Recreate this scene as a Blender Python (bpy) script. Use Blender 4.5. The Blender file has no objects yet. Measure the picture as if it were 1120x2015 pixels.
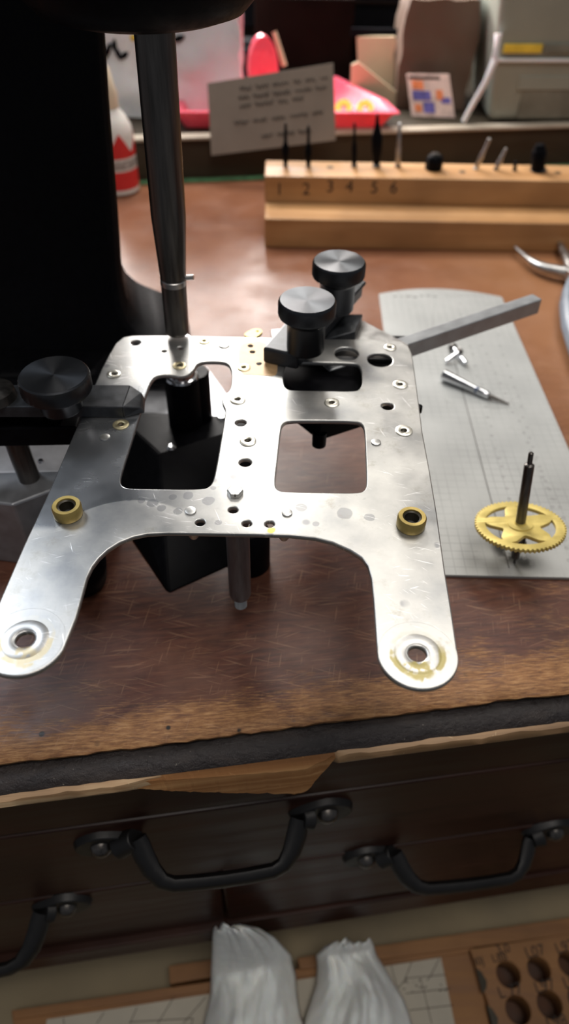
import bpy, bmesh, math, random
from mathutils import Vector, Matrix, noise
random.seed(7)
PI = math.pi
C = bpy.context.scene.collection
SC = bpy.context.scene
ORG = {}
MM = 0.001                                  # everything below is written in millimetres

# ------------------------------------------------------------------ camera
CAM_H, PITCH, ROLL, FPX = 210.0, math.radians(44.5), math.radians(1.2), 1400.0
FWD = Vector((0, math.cos(PITCH), -math.sin(PITCH)))
_R0 = Vector((1, 0, 0)); _D0 = Vector((0, -math.sin(PITCH), -math.cos(PITCH)))
RGT = _R0*math.cos(ROLL) - _D0*math.sin(ROLL)
DWN = _R0*math.sin(ROLL) + _D0*math.cos(ROLL)
EYE = Vector((0, 0, CAM_H))
cam_d = bpy.data.cameras.new('camera'); cam = bpy.data.objects.new('camera', cam_d); C.objects.link(cam)
m = Matrix((RGT, -DWN, -FWD)).transposed().to_4x4(); m.translation = EYE*MM
cam.matrix_world = m
cam_d.sensor_fit = 'VERTICAL'; cam_d.sensor_height = 36; cam_d.lens = FPX*36/2015
cam_d.clip_start = 0.005; cam_d.clip_end = 50
cam_d.dof.use_dof = True; cam_d.dof.focus_distance = 0.207; cam_d.dof.aperture_fstop = cam_d.lens/2.5
SC.camera = cam

# ------------------------------------------------------------------ world, lamps, exposure
w = bpy.data.worlds.new('world'); SC.world = w; w.use_nodes = True
w.node_tree.nodes['Background'].inputs[0].default_value = (0.80, 0.84, 0.92, 1)
w.node_tree.nodes['Background'].inputs[1].default_value = 0.17
def area(name, loc, target, sx, sy, power, col):
    d = bpy.data.lights.new(name, 'AREA'); d.shape = 'RECTANGLE'; d.size = sx*MM; d.size_y = sy*MM
    d.energy = power; d.color = col
    o = bpy.data.objects.new(name, d); C.objects.link(o); o.location = Vector(loc)*MM
    o.rotation_euler = (Vector(target)-Vector(loc)).to_track_quat('-Z', 'Y').to_euler()
    return o
area('bench_lamp', (-105, 760, 480), (-20, 220, 40), 250, 150, 2.7, (1.0, 0.97, 0.92))
area('glare_light', (-150, 980, 265), (-60, 420, 0), 360, 130, 6.0, (1.0, 0.94, 0.90))  # unseen low light, added to bring glare onto the bench top
area('ceiling_light', (300, 800, 1500), (0, 350, 0), 900, 500, 10.0, (1.0, 0.95, 0.88))
area('front_fill', (150, -200, 1300), (0, 60, -150), 700, 400, 6.5, (1.0, 0.93, 0.86))  # unseen fill, added to lift the drawers and tissues in front
area('side_fill', (-800, 850, 1150), (-90, 130, 60), 420, 420, 8.0, (0.86, 0.92, 1.0))  # unseen light, placed to brighten the plate's left leg
SC.view_settings.view_transform = 'Standard'; SC.view_settings.look = 'None'
SC.view_settings.gamma = 1; SC.view_settings.use_curve_mapping = False
SC.view_settings.exposure = 0.0

# ------------------------------------------------------------------ point helpers
def ray(u, v): return FWD + RGT*((u-560)/FPX) + DWN*((v-1007.5)/FPX)
def P(u, v, z=0.0):
    "the point of the level plane z that lies in this direction"
    d = ray(u, v); t = (z-CAM_H)/d.z
    return EYE + d*t
def PY(u, v, y):
    d = ray(u, v); return EYE + d*(y/d.y)
def PN(u, v, o, n):
    d = ray(u, v); return EYE + d*((o-EYE).dot(n)/d.dot(n))
def size_at(px, p): return px/FPX*(Vector(p)-EYE).dot(FWD)

# ------------------------------------------------------------------ materials
def nt(name):
    mt = bpy.data.materials.new(name); mt.use_nodes = True
    t = mt.node_tree; return mt, t, t.nodes['Principled BSDF']
def N(t, typ, **kw):
    n = t.nodes.new(typ)
    for k, v in kw.items(): setattr(n, k, v)
    return n
def L(t, a, b): t.links.new(a, b)
def rgb(c): return (c[0], c[1], c[2], 1)
def coords(t, scale=(1, 1, 1), rot=(0, 0, 0), kind='Object'):
    tc = N(t, 'ShaderNodeTexCoord'); mp = N(t, 'ShaderNodeMapping')
    mp.inputs['Scale'].default_value = scale; src = tc.outputs[kind]
    if any(rot):                         # turn first, then stretch
        m0 = N(t, 'ShaderNodeMapping'); m0.inputs['Rotation'].default_value = rot; L(t, src, m0.inputs[0]); src = m0.outputs[0]
    L(t, src, mp.inputs[0]); return mp.outputs[0]
def noise_n(t, vec, scale, detail=4, rough=.55, dist=0):
    n = N(t, 'ShaderNodeTexNoise'); n.inputs['Scale'].default_value = scale
    n.inputs['Detail'].default_value = detail; n.inputs['Roughness'].default_value = rough
    n.inputs['Distortion'].default_value = dist
    L(t, vec, n.inputs['Vector']); return n.outputs['Fac']
def ramp(t, fac, stops):
    r = N(t, 'ShaderNodeValToRGB'); e = r.color_ramp.elements
    while len(e) < len(stops): e.new(.5)
    for k, (p, c) in enumerate(stops):
        e[k].position = p; e[k].color = rgb(c) if hasattr(c, '__len__') else (c, c, c, 1)
    L(t, fac, r.inputs[0]); return r.outputs[0]
def mixc(t, fac, a, b, mode='MIX'):
    n = N(t, 'ShaderNodeMix', data_type='RGBA', blend_type=mode)
    for s, v in ((n.inputs[0], fac), (n.inputs[6], a), (n.inputs[7], b)):
        if hasattr(v, 'links') or hasattr(v, 'is_linked'): L(t, v, s)
        else: s.default_value = v if s is n.inputs[0] else rgb(v)
    return n.outputs[2]
def math_n(t, op, a, b=None, clamp=False):
    n = N(t, 'ShaderNodeMath', operation=op); n.use_clamp = clamp
    for s, v in ((n.inputs[0], a), (n.inputs[1], b)):
        if v is None: continue
        if hasattr(v, 'is_linked'): L(t, v, s)
        else: s.default_value = v
    return n.outputs[0]
def mapr(t, v, a, b, c=0, d=1):
    n = N(t, 'ShaderNodeMapRange'); n.interpolation_type = 'SMOOTHSTEP'
    L(t, v, n.inputs[0])
    for i, x in enumerate((a, b, c, d)): n.inputs[i+1].default_value = x
    return n.outputs[0]
def bump(t, bs, h, strength=.3, dist=.0003):
    b = N(t, 'ShaderNodeBump'); b.inputs['Strength'].default_value = strength; b.inputs['Distance'].default_value = dist
    L(t, h, b.inputs['Height']); L(t, b.outputs[0], bs.inputs['Normal'])
def simple(name, col, rough=.5, metal=0.0, var=.25, scale=120, bmp=.15, spec=.5, sss=0, trans=0, alpha=1, stretch=(1,1,1), coat=0):
    mt, t, b = nt(name)
    v = coords(t, stretch)
    f = noise_n(t, v, scale)
    c0 = [x*(1-var) for x in col]; c1 = [min(1, x*(1+var)) for x in col]
    L(t, ramp(t, f, [(.3, c0), (.7, c1)]), b.inputs['Base Color'])
    L(t, mapr(t, f, .3, .7, rough*.88, min(1, rough*1.12)), b.inputs['Roughness'])
    b.inputs['Metallic'].default_value = metal
    b.inputs['Specular IOR Level'].default_value = spec
    b.inputs['Transmission Weight'].default_value = trans
    b.inputs['Coat Weight'].default_value = coat
    if sss: b.inputs['Subsurface Weight'].default_value = sss; b.inputs['Subsurface Scale'].default_value = .005
    if bmp: bump(t, b, noise_n(t, v, scale*4), bmp, .0002)
    return mt

def wood(name, dark, mid, light, rough=.4, axis=(6, 60, 60), wear=None, scale=3.0, spec=.5, scratch=.5):
    mt, t, b = nt(name)
    v = coords(t, axis)
    g = noise_n(t, v, scale, 6, .62, .6)
    v2 = coords(t, (1, 1, 1)); big = noise_n(t, v2, 16, 3)
    col = ramp(t, g, [(.30, dark), (.52, mid), (.74, light)])
    col = mixc(t, mapr(t, big, .35, .7, 0, .5), col, [x*.55 for x in dark])
    # scratches
    s1 = noise_n(t, coords(t, (40, 900, 400), (0, 0, .5)), 1.0, 2)
    s2 = noise_n(t, coords(t, (900, 50, 400), (0, 0, .35)), 1.0, 2)
    sc = math_n(t, 'MAXIMUM', mapr(t, s1, .70, .76), mapr(t, s2, .70, .76))
    col = mixc(t, math_n(t, 'MULTIPLY', sc, scratch), col, light)
    L(t, col, b.inputs['Base Color'])
    L(t, mapr(t, g, .3, .7, rough*.8, rough*1.3), b.inputs['Roughness'])
    b.inputs['Specular IOR Level'].default_value = spec
    bump(t, b, g, .25, .0003)
    return mt, t, b, col, g

M = {}
M['black'] = simple('black_anodised_metal', (.003, .003, .004), .42, 0, .3, 300, .1, .06)
M['black_gloss'] = simple('black_machined_metal', (.035, .038, .043), .33, .35, .3, 300, .08, .4)
M['black_cast'] = simple('black_painted_casting', (.003, .003, .004), .5, 0, .3, 400, .2, .08)
M['steel_dark'] = simple('dark_steel', (.10, .092, .085), .33, .9, .35, 60, .1, .5, stretch=(8, 8, .6))
M['steel'] = simple('steel', (.42, .41, .40), .32, .95, .2, 200, .1)
M['arm'] = simple('grey_arm_steel', (.30, .31, .32), .38, .45, .1, 200, .1)
M['steel_bright'] = simple('bright_steel', (.75, .76, .78), .18, 1, .1, 200, .05)
M['base_light'] = simple('pale_base_metal', (.72, .73, .77), .4, .6, .12, 150, .1)
M['grey_cast'] = simple('grey_machined_base', (.34, .35, .37), .42, .7, .12, 150, .15)
M['brass'] = simple('brass', (.40, .30, .10), .40, .75, .25, 150, .15)
M['brass_pale'] = simple('pale_worn_brass', (.66, .58, .36), .36, .85, .25, 200, .12)
M['brass_gear'] = simple('yellow_brass_wheel', (.62, .49, .15), .42, .35, .15, 150, .08)
M['copper_patch'] = simple('tarnished_brass_sheet', (.50, .32, .16), .42, .2, .35, 90, .1)
M['ring'] = simple('pale_nickel_ring', (.70, .68, .60), .33, .9, .2, 200, .1)
M['bore'] = simple('oily_dark_bore', (.03, .024, .012), .4, .3, .3, 200, .1)
M['rivet'] = simple('rivet_metal', (.60, .60, .58), .33, .9, .2, 300, .1)
M['ink'] = simple('dark_ink', (.03, .02, .015), .8, 0, .2, 100, 0)
M['green'] = simple('green_felt', (.06, .16, .07), .9, 0, .4, 200, .3)
M['bottle'] = simple('white_plastic', (.78, .75, .70), .35, 0, .05, 60, 0, .5, .2)
M['cream'] = simple('cream_plastic', (.72, .60, .44), .4, 0, .08, 60, 0)
M['red'] = simple('red_label', (.65, .03, .03), .45, 0, .1, 60, 0)
M['pink'] = simple('translucent_pink_plastic', (.90, .13, .20), .28, 0, .08, 30, .02, .5, .35)
M['yellow'] = simple('yellow_brass_ring', (.85, .60, .06), .4, 0, .15, 80, 0)
M['card'] = simple('grey_index_card', (.29, .255, .215), .8, 0, .10, 40, .05)
M['bag'] = simple('white_plastic_sheet', (.84, .85, .88), .3, 0, .10, 20, .1, .5, .2)
M['tan_bag'] = simple('smoky_plastic', (.13, .082, .055), .6, 0, .12, 12, .05)
M['frost'] = simple('frosted_container_plastic', (.30, .32, .27), .35, 0, .12, 14, .05)
M['frost_in'] = simple('greenish_contents', (.20, .20, .16), .5, 0, .4, 25, .2)
M['cardboard'] = simple('cream_cardboard', (.62, .50, .33), .7, 0, .15, 20, .1)
M['dark_brown'] = simple('dark_brown_box', (.010, .006, .005), .9, 0, .3, 20, .1, .02)
M['black_case'] = simple('black_plastic_case', (.008, .008, .010), .9, 0, .3, 40, .1, .02)
M['blue'] = simple('blue_plastic', (.03, .10, .32), .4, 0, .2, 30, 0)
M['wallp'] = simple('beige_wall_paint', (.42, .38, .33), .8, 0, .1, 6, .05)
M['tissue'] = simple('white_tissue', (.86, .83, .79), .9, 0, .06, 120, .3, .2, .2)
M['paper'] = simple('printed_paper', (.46, .42, .34), .8, 0, .12, 30, .1)
M['orange'] = simple('orange_print', (.75, .22, .08), .5, 0, .3, 150, 0)
M['violet'] = simple('violet_print', (.12, .10, .35), .5, 0, .4, 150, 0)
M['flesh'] = simple('pale_print', (.70, .52, .46), .5, 0, .2, 150, 0)
M['iron'] = simple('dark_iron', (.005, .0045, .0045), .5, .1, .4, 90, .4)
M['drawer_lining'] = simple('tan_drawer_lining', (.26, .21, .13), .8, 0, .15, 20, .1)
M['oilstain'] = simple('yellow_oil_residue', (.42, .34, .05), .5, .1, .35, 400, .4)

M['pine'], *_ = wood('pale_pine', (.36, .17, .06), (.47, .245, .095), (.57, .33, .15), .5, (2, 30, 30), scratch=.1)
M['pine_top'], *_ = wood('pale_end_pine', (.70, .52, .30), (.80, .64, .42), (.86, .72, .52), .5, (2, 30, 30), scratch=.05)
M['tray_wood'], *_ = wood('orange_brown_wood', (.20, .085, .028), (.27, .125, .042), (.34, .17, .065), .55, (2, 26, 26), scratch=.1)
M['ledge_wood'], *_ = wood('dark_ledge_wood', (.026, .017, .008), (.042, .028, .013), (.062, .042, .02), .6, (3, 40, 40), scratch=.15)
M['ledge_edge'], *_ = wood('worn_ledge_edge', (.40, .33, .25), (.50, .42, .33), (.60, .52, .42), .5, (3, 40, 40), scratch=.1)
M['raw_wood'], *_ = wood('raw_broken_wood', (.22, .09, .025), (.38, .17, .055), (.60, .33, .13), .6, (3, 90, 90), scratch=.4)
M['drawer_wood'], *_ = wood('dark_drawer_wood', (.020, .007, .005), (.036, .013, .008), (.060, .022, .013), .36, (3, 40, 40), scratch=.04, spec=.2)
M['edge_wood'], *_ = wood('worn_edge_wood', (.20, .11, .05), (.46, .28, .14), (.72, .54, .32), .5, (4, 60, 60), scratch=.6)
M['mould'], _t, _b, _c, _g = wood('grimy_moulding', (.014, .010, .010), (.028, .021, .020), (.065, .048, .040), .28, (18, 60, 60), scratch=.3)

_v = coords(_t, (1, 1, 1)); bump(_t, _b, noise_n(_t, _v, 420, 6, .7), .9, .0009)
_l = noise_n(_t, _v, 900, 2); L(_t, mixc(_t, mapr(_t, _l, .72, .78, 0, .5), _c, (.40, .36, .30)), _b.inputs['Base Color'])
# bench top: red-brown stained wood, lacquer worn pale along its front edge (object Y is the distance from that edge)
def bench_mat():
    mt, t, b = nt('bench_top_wood')
    tc = N(t, 'ShaderNodeTexCoord'); sp = N(t, 'ShaderNodeSeparateXYZ'); L(t, tc.outputs['Object'], sp.inputs[0])
    v = coords(t)
    grain = noise_n(t, coords(t, (14, 130, 60)), 5.0, 7, .68, .4)
    blot = noise_n(t, v, 26, 5, .6)
    col = ramp(t, grain, [(.30, (.034, .010, .006)), (.52, (.082, .026, .015)), (.75, (.145, .052, .028))])
    col = mixc(t, mapr(t, blot, .42, .70, 0, .55), col, (.165, .075, .045))
    # fibres worn through the stain, strongest along the front edge
    fib = noise_n(t, coords(t, (38, 420, 100), (0, 0, .10)), 4.0, 4, .75)
    patchy = noise_n(t, coords(t, (1, 2.2, 1)), 34, 4, .65)
    edge = mapr(t, sp.outputs[1], .0, .022, .20, 0)
    edge2 = mapr(t, sp.outputs[1], .0, .065, .09, 0)
    right = mapr(t, sp.outputs[0], -.02, .12, 0, .06)
    wsum = math_n(t, 'ADD', math_n(t, 'ADD', math_n(t, 'MULTIPLY', fib, .5), math_n(t, 'MULTIPLY', patchy, .5)), math_n(t, 'ADD', edge, math_n(t, 'ADD', edge2, right)))
    worn = mapr(t, wsum, .61, .76)
    wc = ramp(t, noise_n(t, coords(t, (30, 260, 60), (0, 0, .06)), 5.0, 6, .75), [(.32, (.085, .035, .016)), (.50, (.30, .14, .05)), (.70, (.58, .33, .14))])
    col = mixc(t, math_n(t, 'MULTIPLY', worn, .80), col, wc)
    # fine crossing scratches
    acc = None
    for sc_, rot, lo in (((46, 1100, 10), .42, .66), ((1100, 70, 10), .30, .68), ((60, 1300, 10), -.25, .68), ((40, 900, 10), .05, .67)):
        q = mapr(t, noise_n(t, coords(t, sc_, (0, 0, rot)), 1.0, 1), lo, lo+.05)
        acc = q if acc is None else math_n(t, 'MAXIMUM', acc, q)
    col = mixc(t, math_n(t, 'MULTIPLY', acc, .32), col, (.34, .19, .11))
    # orange field further back: long use, plus the brighter light there painted in
    back = mapr(t, sp.outputs[1], .09, .30, 0, .75)
    n2 = noise_n(t, v, 14, 3)
    col = mixc(t, math_n(t, 'MULTIPLY', back, mapr(t, n2, .25, .7, .5, 1)), col, (.26, .105, .052))
    rt = math_n(t, 'MULTIPLY', mapr(t, sp.outputs[0], .10, .2, 0, .6), mapr(t, sp.outputs[1], .07, .14))
    col = mixc(t, rt, col, (.32, .15, .065))
    vo = N(t, 'ShaderNodeTexVoronoi'); vo.inputs['Scale'].default_value = 95; L(t, v, vo.inputs['Vector'])
    dn = mapr(t, vo.outputs['Distance'], .07, .12, 1, 0)
    nn = mapr(t, noise_n(t, v, 30), .50, .56)
    col = mixc(t, math_n(t, 'MULTIPLY', math_n(t, 'MULTIPLY', dn, nn), mapr(t, sp.outputs[1], .03, .08, 1, 0)), col, (.010, .007, .006))
    L(t, col, b.inputs['Base Color'])
    n3 = noise_n(t, v, 40, 5)
    L(t, mapr(t, math_n(t, 'ADD', n3, math_n(t, 'MULTIPLY', worn, .3)), .3, .9, .28, .6), b.inputs['Roughness'])
    b.inputs['Specular IOR Level'].default_value = .34
    bump(t, b, math_n(t, 'ADD', grain, math_n(t, 'MULTIPLY', fib, .6)), .25, .0003)
    return mt
M['bench'] = bench_mat()

# ------------------------------------------------------------------ mesh builder (millimetres, world coordinates)
class MB:
    def __init__(s): s.v = []; s.f = []
    def add(s, vs, fs):
        k = len(s.v); s.v += [Vector(p) for p in vs]; s.f += [tuple(i+k for i in f) for f in fs]; return s
    def prism(s, poly, z0, z1):
        n = len(poly); a = [(p[0], p[1], z0) for p in poly]; b = [(p[0], p[1], z1) for p in poly]
        area2 = sum(poly[i][0]*poly[(i+1) % n][1]-poly[(i+1) % n][0]*poly[i][1] for i in range(n))
        ccw = area2 > 0
        idx = list(range(n))
        fs = [tuple(idx[::-1]) if ccw else tuple(idx), tuple(n+i for i in (idx if ccw else idx[::-1]))]
        for i in range(n):
            j = (i+1) % n
            q = (i, j, n+j, n+i); fs.append(q if ccw else q[::-1])
        return s.add(a+b, fs)
    def hull(s, bot, top):
        n = len(bot)
        fs = [tuple(range(n))[::-1], tuple(range(n, 2*n))]
        for i in range(n): j = (i+1) % n; fs.append((i, j, n+j, n+i))
        return s.add(list(bot)+list(top), fs)
    def box(s, c, sz, rz=0, rot=None):
        R = rot if rot is not None else Matrix.Rotation(rz, 3, 'Z')
        c = Vector(c); x, y, z = [q/2 for q in sz]
        vs = [c+R@Vector((i*x, j*y, k*z)) for k in (-1, 1) for i, j in ((-1, -1), (1, -1), (1, 1), (-1, 1))]
        return s.add(vs, [(3, 2, 1, 0), (4, 5, 6, 7), (0, 1, 5, 4), (1, 2, 6, 5), (2, 3, 7, 6), (3, 0, 4, 7)])
    def lathe(s, prof, o=(0, 0, 0), axis=(0, 0, 1), n=40, wob=None):
        o = Vector(o); q = Vector(axis).normalized().to_track_quat('Z', 'Y').to_matrix()
        vs = []; rings = []
        for (r, h) in prof:
            if r <= 1e-6: rings.append([len(vs)]); vs.append(o+q@Vector((0, 0, h)))
            else:
                rg = []
                for i in range(n):
                    a = 2*PI*i/n; rr = r*(wob(i, h) if wob else 1)
                    rg.append(len(vs)); vs.append(o+q@Vector((rr*math.cos(a), rr*math.sin(a), h)))
                rings.append(rg)
        fs = []
        for a, b in zip(rings, rings[1:]):
            for i in range(n):
                j = (i+1) % n
                if len(a) == 1 and len(b) == 1: continue
                if len(a) == 1: fs.append((a[0], b[i], b[j])[::-1])
                elif len(b) == 1: fs.append((a[i], a[j], b[0]))
                else: fs.append((a[i], a[j], b[j], b[i]))
        return s.add(vs, fs)
    def rod(s, a, b, r0, r1=None, n=24):
        r1 = r0 if r1 is None else r1; a = Vector(a); b = Vector(b)
        return s.lathe([(0, 0), (r0, 0), (r1, (b-a).length), (0, (b-a).length)], a, b-a, n)
    def tube(s, pts, rad, n=12, flat=1.0, up=(0, 0, 1)):
        pts = [Vector(p) for p in pts]; rings = []; vs = []
        for i, p in enumerate(pts):
            d = (pts[min(i+1, len(pts)-1)]-pts[max(i-1, 0)]).normalized()
            a = d.cross(Vector(up)); a = a.normalized() if a.length > 1e-4 else Vector((1, 0, 0)); b = a.cross(d).normalized()
            r = rad[i] if hasattr(rad, '__len__') else rad
            rings.append([len(vs)+k for k in range(n)])
            vs += [p+a*r*math.cos(2*PI*k/n)+b*r*flat*math.sin(2*PI*k/n) for k in range(n)]
        fs = [tuple(rings[0]), tuple(rings[-1][::-1])]
        for A, B in zip(rings, rings[1:]):
            for k in range(n): fs.append((A[(k+1) % n], A[k], B[k], B[(k+1) % n]))
        return s.add(vs, fs)
    def build(s, name, mat, parent=None, smooth=False, bev=0, sub=0, segs=2):
        me = bpy.data.meshes.new(name)
        o0 = Vector(ORG[parent.name]) if parent is not None and parent.name in ORG else Vector((0, 0, 0))
        me.from_pydata([tuple((p-o0)*MM) for p in s.v], [], s.f)
        me.validate()
        bm = bmesh.new(); bm.from_mesh(me); bmesh.ops.recalc_face_normals(bm, faces=bm.faces); bm.to_mesh(me); bm.free()
        return finish(name, me, mat, parent, smooth, bev, sub, segs)
def finish(name, me, mat, parent, smooth=False, bev=0, sub=0, segs=2):
    me.materials.append(mat)
    if smooth:
        for p in me.polygons: p.use_smooth = True
        me.set_sharp_from_angle(angle=math.radians(38))
    o = bpy.data.objects.new(name, me); C.objects.link(o)
    if parent is not None: o.parent = parent
    if bev:
        md = o.modifiers.new('bevel', 'BEVEL'); md.width = bev*MM; md.segments = segs; md.limit_method = 'ANGLE'; md.angle_limit = math.radians(40)
    if sub:
        md = o.modifiers.new('sub', 'SUBSURF'); md.levels = sub; md.render_levels = sub
    return o
def thing(name, label, cat, loc=(0, 0, 0), group=None):
    o = bpy.data.objects.new(name, None); C.objects.link(o); o.empty_display_size = .01
    o.location = Vector(loc)*MM; ORG[o.name] = list(loc); o['label'] = label; o['category'] = cat
    if group: o['group'] = group
    return o
def tag(o, label, cat, group=None):
    o['label'] = label; o['category'] = cat
    if group: o['group'] = group
    return o
def rebase(o, loc):
    "put a one-mesh thing's origin at its base"
    loc = Vector(loc)*MM; o.data.transform(Matrix.Translation(-loc)); o.location = loc; return o
def subpart(mb, name, mat, part, **kw):
    "a piece of a part: the part's own mesh is in its thing's frame"
    root = part.parent if part.parent is not None else part
    ORG[part.name] = list(ORG[root.name]) if root.name in ORG else [0, 0, 0]
    return mb.build(name, mat, part, **kw)
def curve_mesh(loops, z0, z1, bev=0.0, res=2):
    "flat sheet with holes and rounded edges"
    cu = bpy.data.curves.new('c', 'CURVE'); cu.dimensions = '2D'; cu.fill_mode = 'BOTH'
    cu.extrude = (z1-z0)/2-bev; cu.bevel_depth = bev; cu.bevel_resolution = res; cu.offset = -bev
    for lp in loops:
        sp = cu.splines.new('POLY'); sp.points.add(len(lp)-1); sp.use_cyclic_u = True
        for q, p in zip(sp.points, lp): q.co = (p[0], p[1], 0, 1)
    o = bpy.data.objects.new('c', cu); C.objects.link(o)
    dg = bpy.context.evaluated_depsgraph_get(); me = bpy.data.meshes.new_from_object(o.evaluated_get(dg))
    bpy.data.objects.remove(o); bpy.data.curves.remove(cu)
    me.materials.clear(); me.transform(Matrix.Translation((0, 0, (z0+z1)/2)))
    bm = bmesh.new(); bm.from_mesh(me); bmesh.ops.remove_doubles(bm, verts=bm.verts, dist=1e-4)
    bmesh.ops.recalc_face_normals(bm, faces=bm.faces); bm.to_mesh(me); bm.free()
    return me
def sheet(name, loops, z0, z1, mat, parent=None, bev=0.0, smooth=True):
    me = curve_mesh(loops, z0, z1, bev)
    o0 = Vector(ORG[parent.name]) if parent is not None and parent.name in ORG else Vector((0, 0, 0))
    me.transform(Matrix.Translation(-o0)); me.transform(Matrix.Scale(MM, 4))
    me.name = name
    o = finish(name, me, mat, parent, smooth)
    for p in me.polygons:
        if abs(p.normal.z) > .999: p.use_smooth = False
    return o
def smooth_loop(pts, it=2):
    pts = [Vector((p[0], p[1])) for p in pts]
    for _ in range(it):
        out = []
        for i in range(len(pts)):
            a, b = pts[i], pts[(i+1) % len(pts)]
            out += [a*.75+b*.25, a*.25+b*.75]
        pts = out
    return pts
def circ(c, r, n=32): return [(c[0]+r*math.cos(2*PI*i/n), c[1]+r*math.sin(2*PI*i/n)) for i in range(n)]
def text_mesh(s, size, depth=.15):
    cu = bpy.data.curves.new('t', 'FONT'); cu.body = s; cu.size = size; cu.extrude = depth/2; cu.align_x = 'CENTER'; cu.align_y = 'CENTER'
    o = bpy.data.objects.new('t', cu); C.objects.link(o)
    dg = bpy.context.evaluated_depsgraph_get(); me = bpy.data.meshes.new_from_object(o.evaluated_get(dg))
    bpy.data.objects.remove(o); bpy.data.curves.remove(cu); me.materials.clear(); return me
def put_text(name, s, size, mat, parent, M4, root_o=(0, 0, 0)):
    me = text_mesh(s, size); me.transform(M4); me.transform(Matrix.Translation(-Vector(root_o))); me.transform(Matrix.Scale(MM, 4))
    return finish(name, me, mat, parent)
def frame(o, x, y):
    x = Vector(x).normalized(); y = Vector(y); z = x.cross(y).normalized(); y = z.cross(x)
    m4 = Matrix((x, y, z)).transposed().to_4x4(); m4.translation = Vector(o); return m4

# ================================================================== WORKBENCH
E0, E1 = P(0, 1501), P(1120, 1360)
UX = (E1-E0); UX.z = 0; UX.normalize()
UY = Vector((-UX.y, UX.x, 0))                # away from the viewer
YAW = math.atan2(UX.y, UX.x)
EO = E0 + UX*((E1-E0).length/2)              # middle of the front edge
def W(a, b, z): return EO + UX*a + UY*b + Vector((0, 0, z))
def face_uz(u, v, out=0.0):
    "bench coordinates (along, height) of a direction on the drawer front"
    p = PN(u, v, W(0, FACE-out, 0), UY); d = p-EO; return d.dot(UX), p.z
FACE = 2.0
bench = thing('workbench', 'old dark stained wooden workbench with worn front edge and iron drawer pulls', 'workbench', tuple(EO))
bench.rotation_euler = (0, 0, YAW)
class BB(MB):
    "builder in bench coordinates: x along the edge, y away from it"
    def build(s, name, mat, parent=None, **kw):
        if parent is bench:
            sv = ORG[bench.name]; ORG[bench.name] = [0, 0, 0]; o = MB.build(s, name, mat, bench, **kw); ORG[bench.name] = sv; return o
        ORG[parent.name] = [0, 0, 0]
        return MB.build(s, name, mat, parent, **kw)
XL, XR = -420, 480
b = BB()
# top board: its front arris is chipped
nx = 260; pts = []
for i in range(nx+1):
    x = XL+(XR-XL)*i/nx
    j = 1.0*noise.noise(Vector((x*.05, 0, 3))) + .7*noise.noise(Vector((x*.35, 0, 9)))
    k = .5*noise.noise(Vector((x*.9, 1, 9)))
    pts.append((x, j, k))
vs = []; fs = []
for (x, j, k) in pts:
    vs += [(x, 900, 0), (x, 6, 0), (x, 1.6+j, -.2), (x, .2+j+k, -1.3), (x, .8+j, -3.2), (x, 900, -3.2)]
for i in range(nx):
    for q in range(5): fs.append((i*6+q, (i+1)*6+q, (i+1)*6+q+1, i*6+q+1))
fs += [tuple(range(6)), tuple(range(nx*6, nx*6+6))]
b.add(vs, fs); top = b.build('bench_top', M['bench'], bench, smooth=True)
# moulding: cove, swollen roll, worn lip
b = BB(); vs = []; fs = []
prof = [(9, -3.2), (2.6, -3.2), (1.8, -4.6), (-.6, -4.4), (-3.0, -5.0), (-5.4, -6.6), (-6.6, -8.4), (9, -8.4)]
for (x, j, k) in pts:
    for qi, (y, z) in enumerate(prof):
        w_ = .35*noise.noise(Vector((x*.12, y*.2, 1)))+.25*noise.noise(Vector((x*.8, y*.9, z))) if 1 < qi < 7 else 0
        vs.append((x, y-w_*.4, z+w_*.7))
n8 = len(prof)
for i in range(nx):
    for q in range(n8-1): fs.append((i*n8+q, (i+1)*n8+q, (i+1)*n8+q+1, i*n8+q+1))
b.add(vs, fs).build('moulding', M['mould'], bench, smooth=True)
b = BB(); vs = []; fs = []
u_a, _ = (PN(245, 1560, W(0, -8, 0), UY)-EO).dot(UX), 0
u_b = (PN(660, 1500, W(0, -8, 0), UY)-EO).dot(UX)
for (x, j, k) in pts:
    f = .9*noise.noise(Vector((x*.09, 4, 1)))+.8*noise.noise(Vector((x*.5, 7, 1)))+.5*noise.noise(Vector((x*1.6, 7, 1)))
    br = min(1.0, (x-u_a)/((u_b-u_a)*.55)) if u_a < x < u_b else 0.0      # a splintered length
    vs += [(x, 6, -8.0), (x, -6.0+br*2, -8.0), (x, -8.0+f*.6+br*4, -8.9+f*.3), (x, -8.8+f*.5+br*4, -11.2-br*1.0), (x, -8.0+br*4.0, -13.6-br*4), (x, 6, -14-br*4)]
for i in range(nx):
    for q in range(5): fs.append((i*6+q, (i+1)*6+q, (i+1)*6+q+1, i*6+q+1))
lip = b.add(vs, fs).build('edge_lip', M['edge_wood'], bench, smooth=True)
# the split-away length of raw timber
b = BB(); n = 60; vs = []; fs = []
for i in range(n+1):
    t = i/n; x = u_a+(u_b-u_a)*t; e = min(1, (t*1.25)**.8)*min(1, (1-t)*7)
    h = noise.noise(Vector((x*.3, 2, 5))); g = noise.noise(Vector((x*1.2, 2, 5)))
    vs += [(x, -4, -8.2), (x, -6.2-.3*g, -8.3), (x, -7.0-2.0*e-.3*h, -9.0-3.6*e), (x, -7.6-3.0*e-.4*g, -10.5-16*e-1.0*h*e), (x, -3, -12-17*e)]
for i in range(n):
    for q in range(4): fs.append((i*5+q, (i+1)*5+q, (i+1)*5+q+1, i*5+q+1))
o = b.add(vs, fs).build('broken_edge', M['raw_wood'], bench, smooth=False); o['label'] = 'freshly split pale orange wood'
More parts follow.
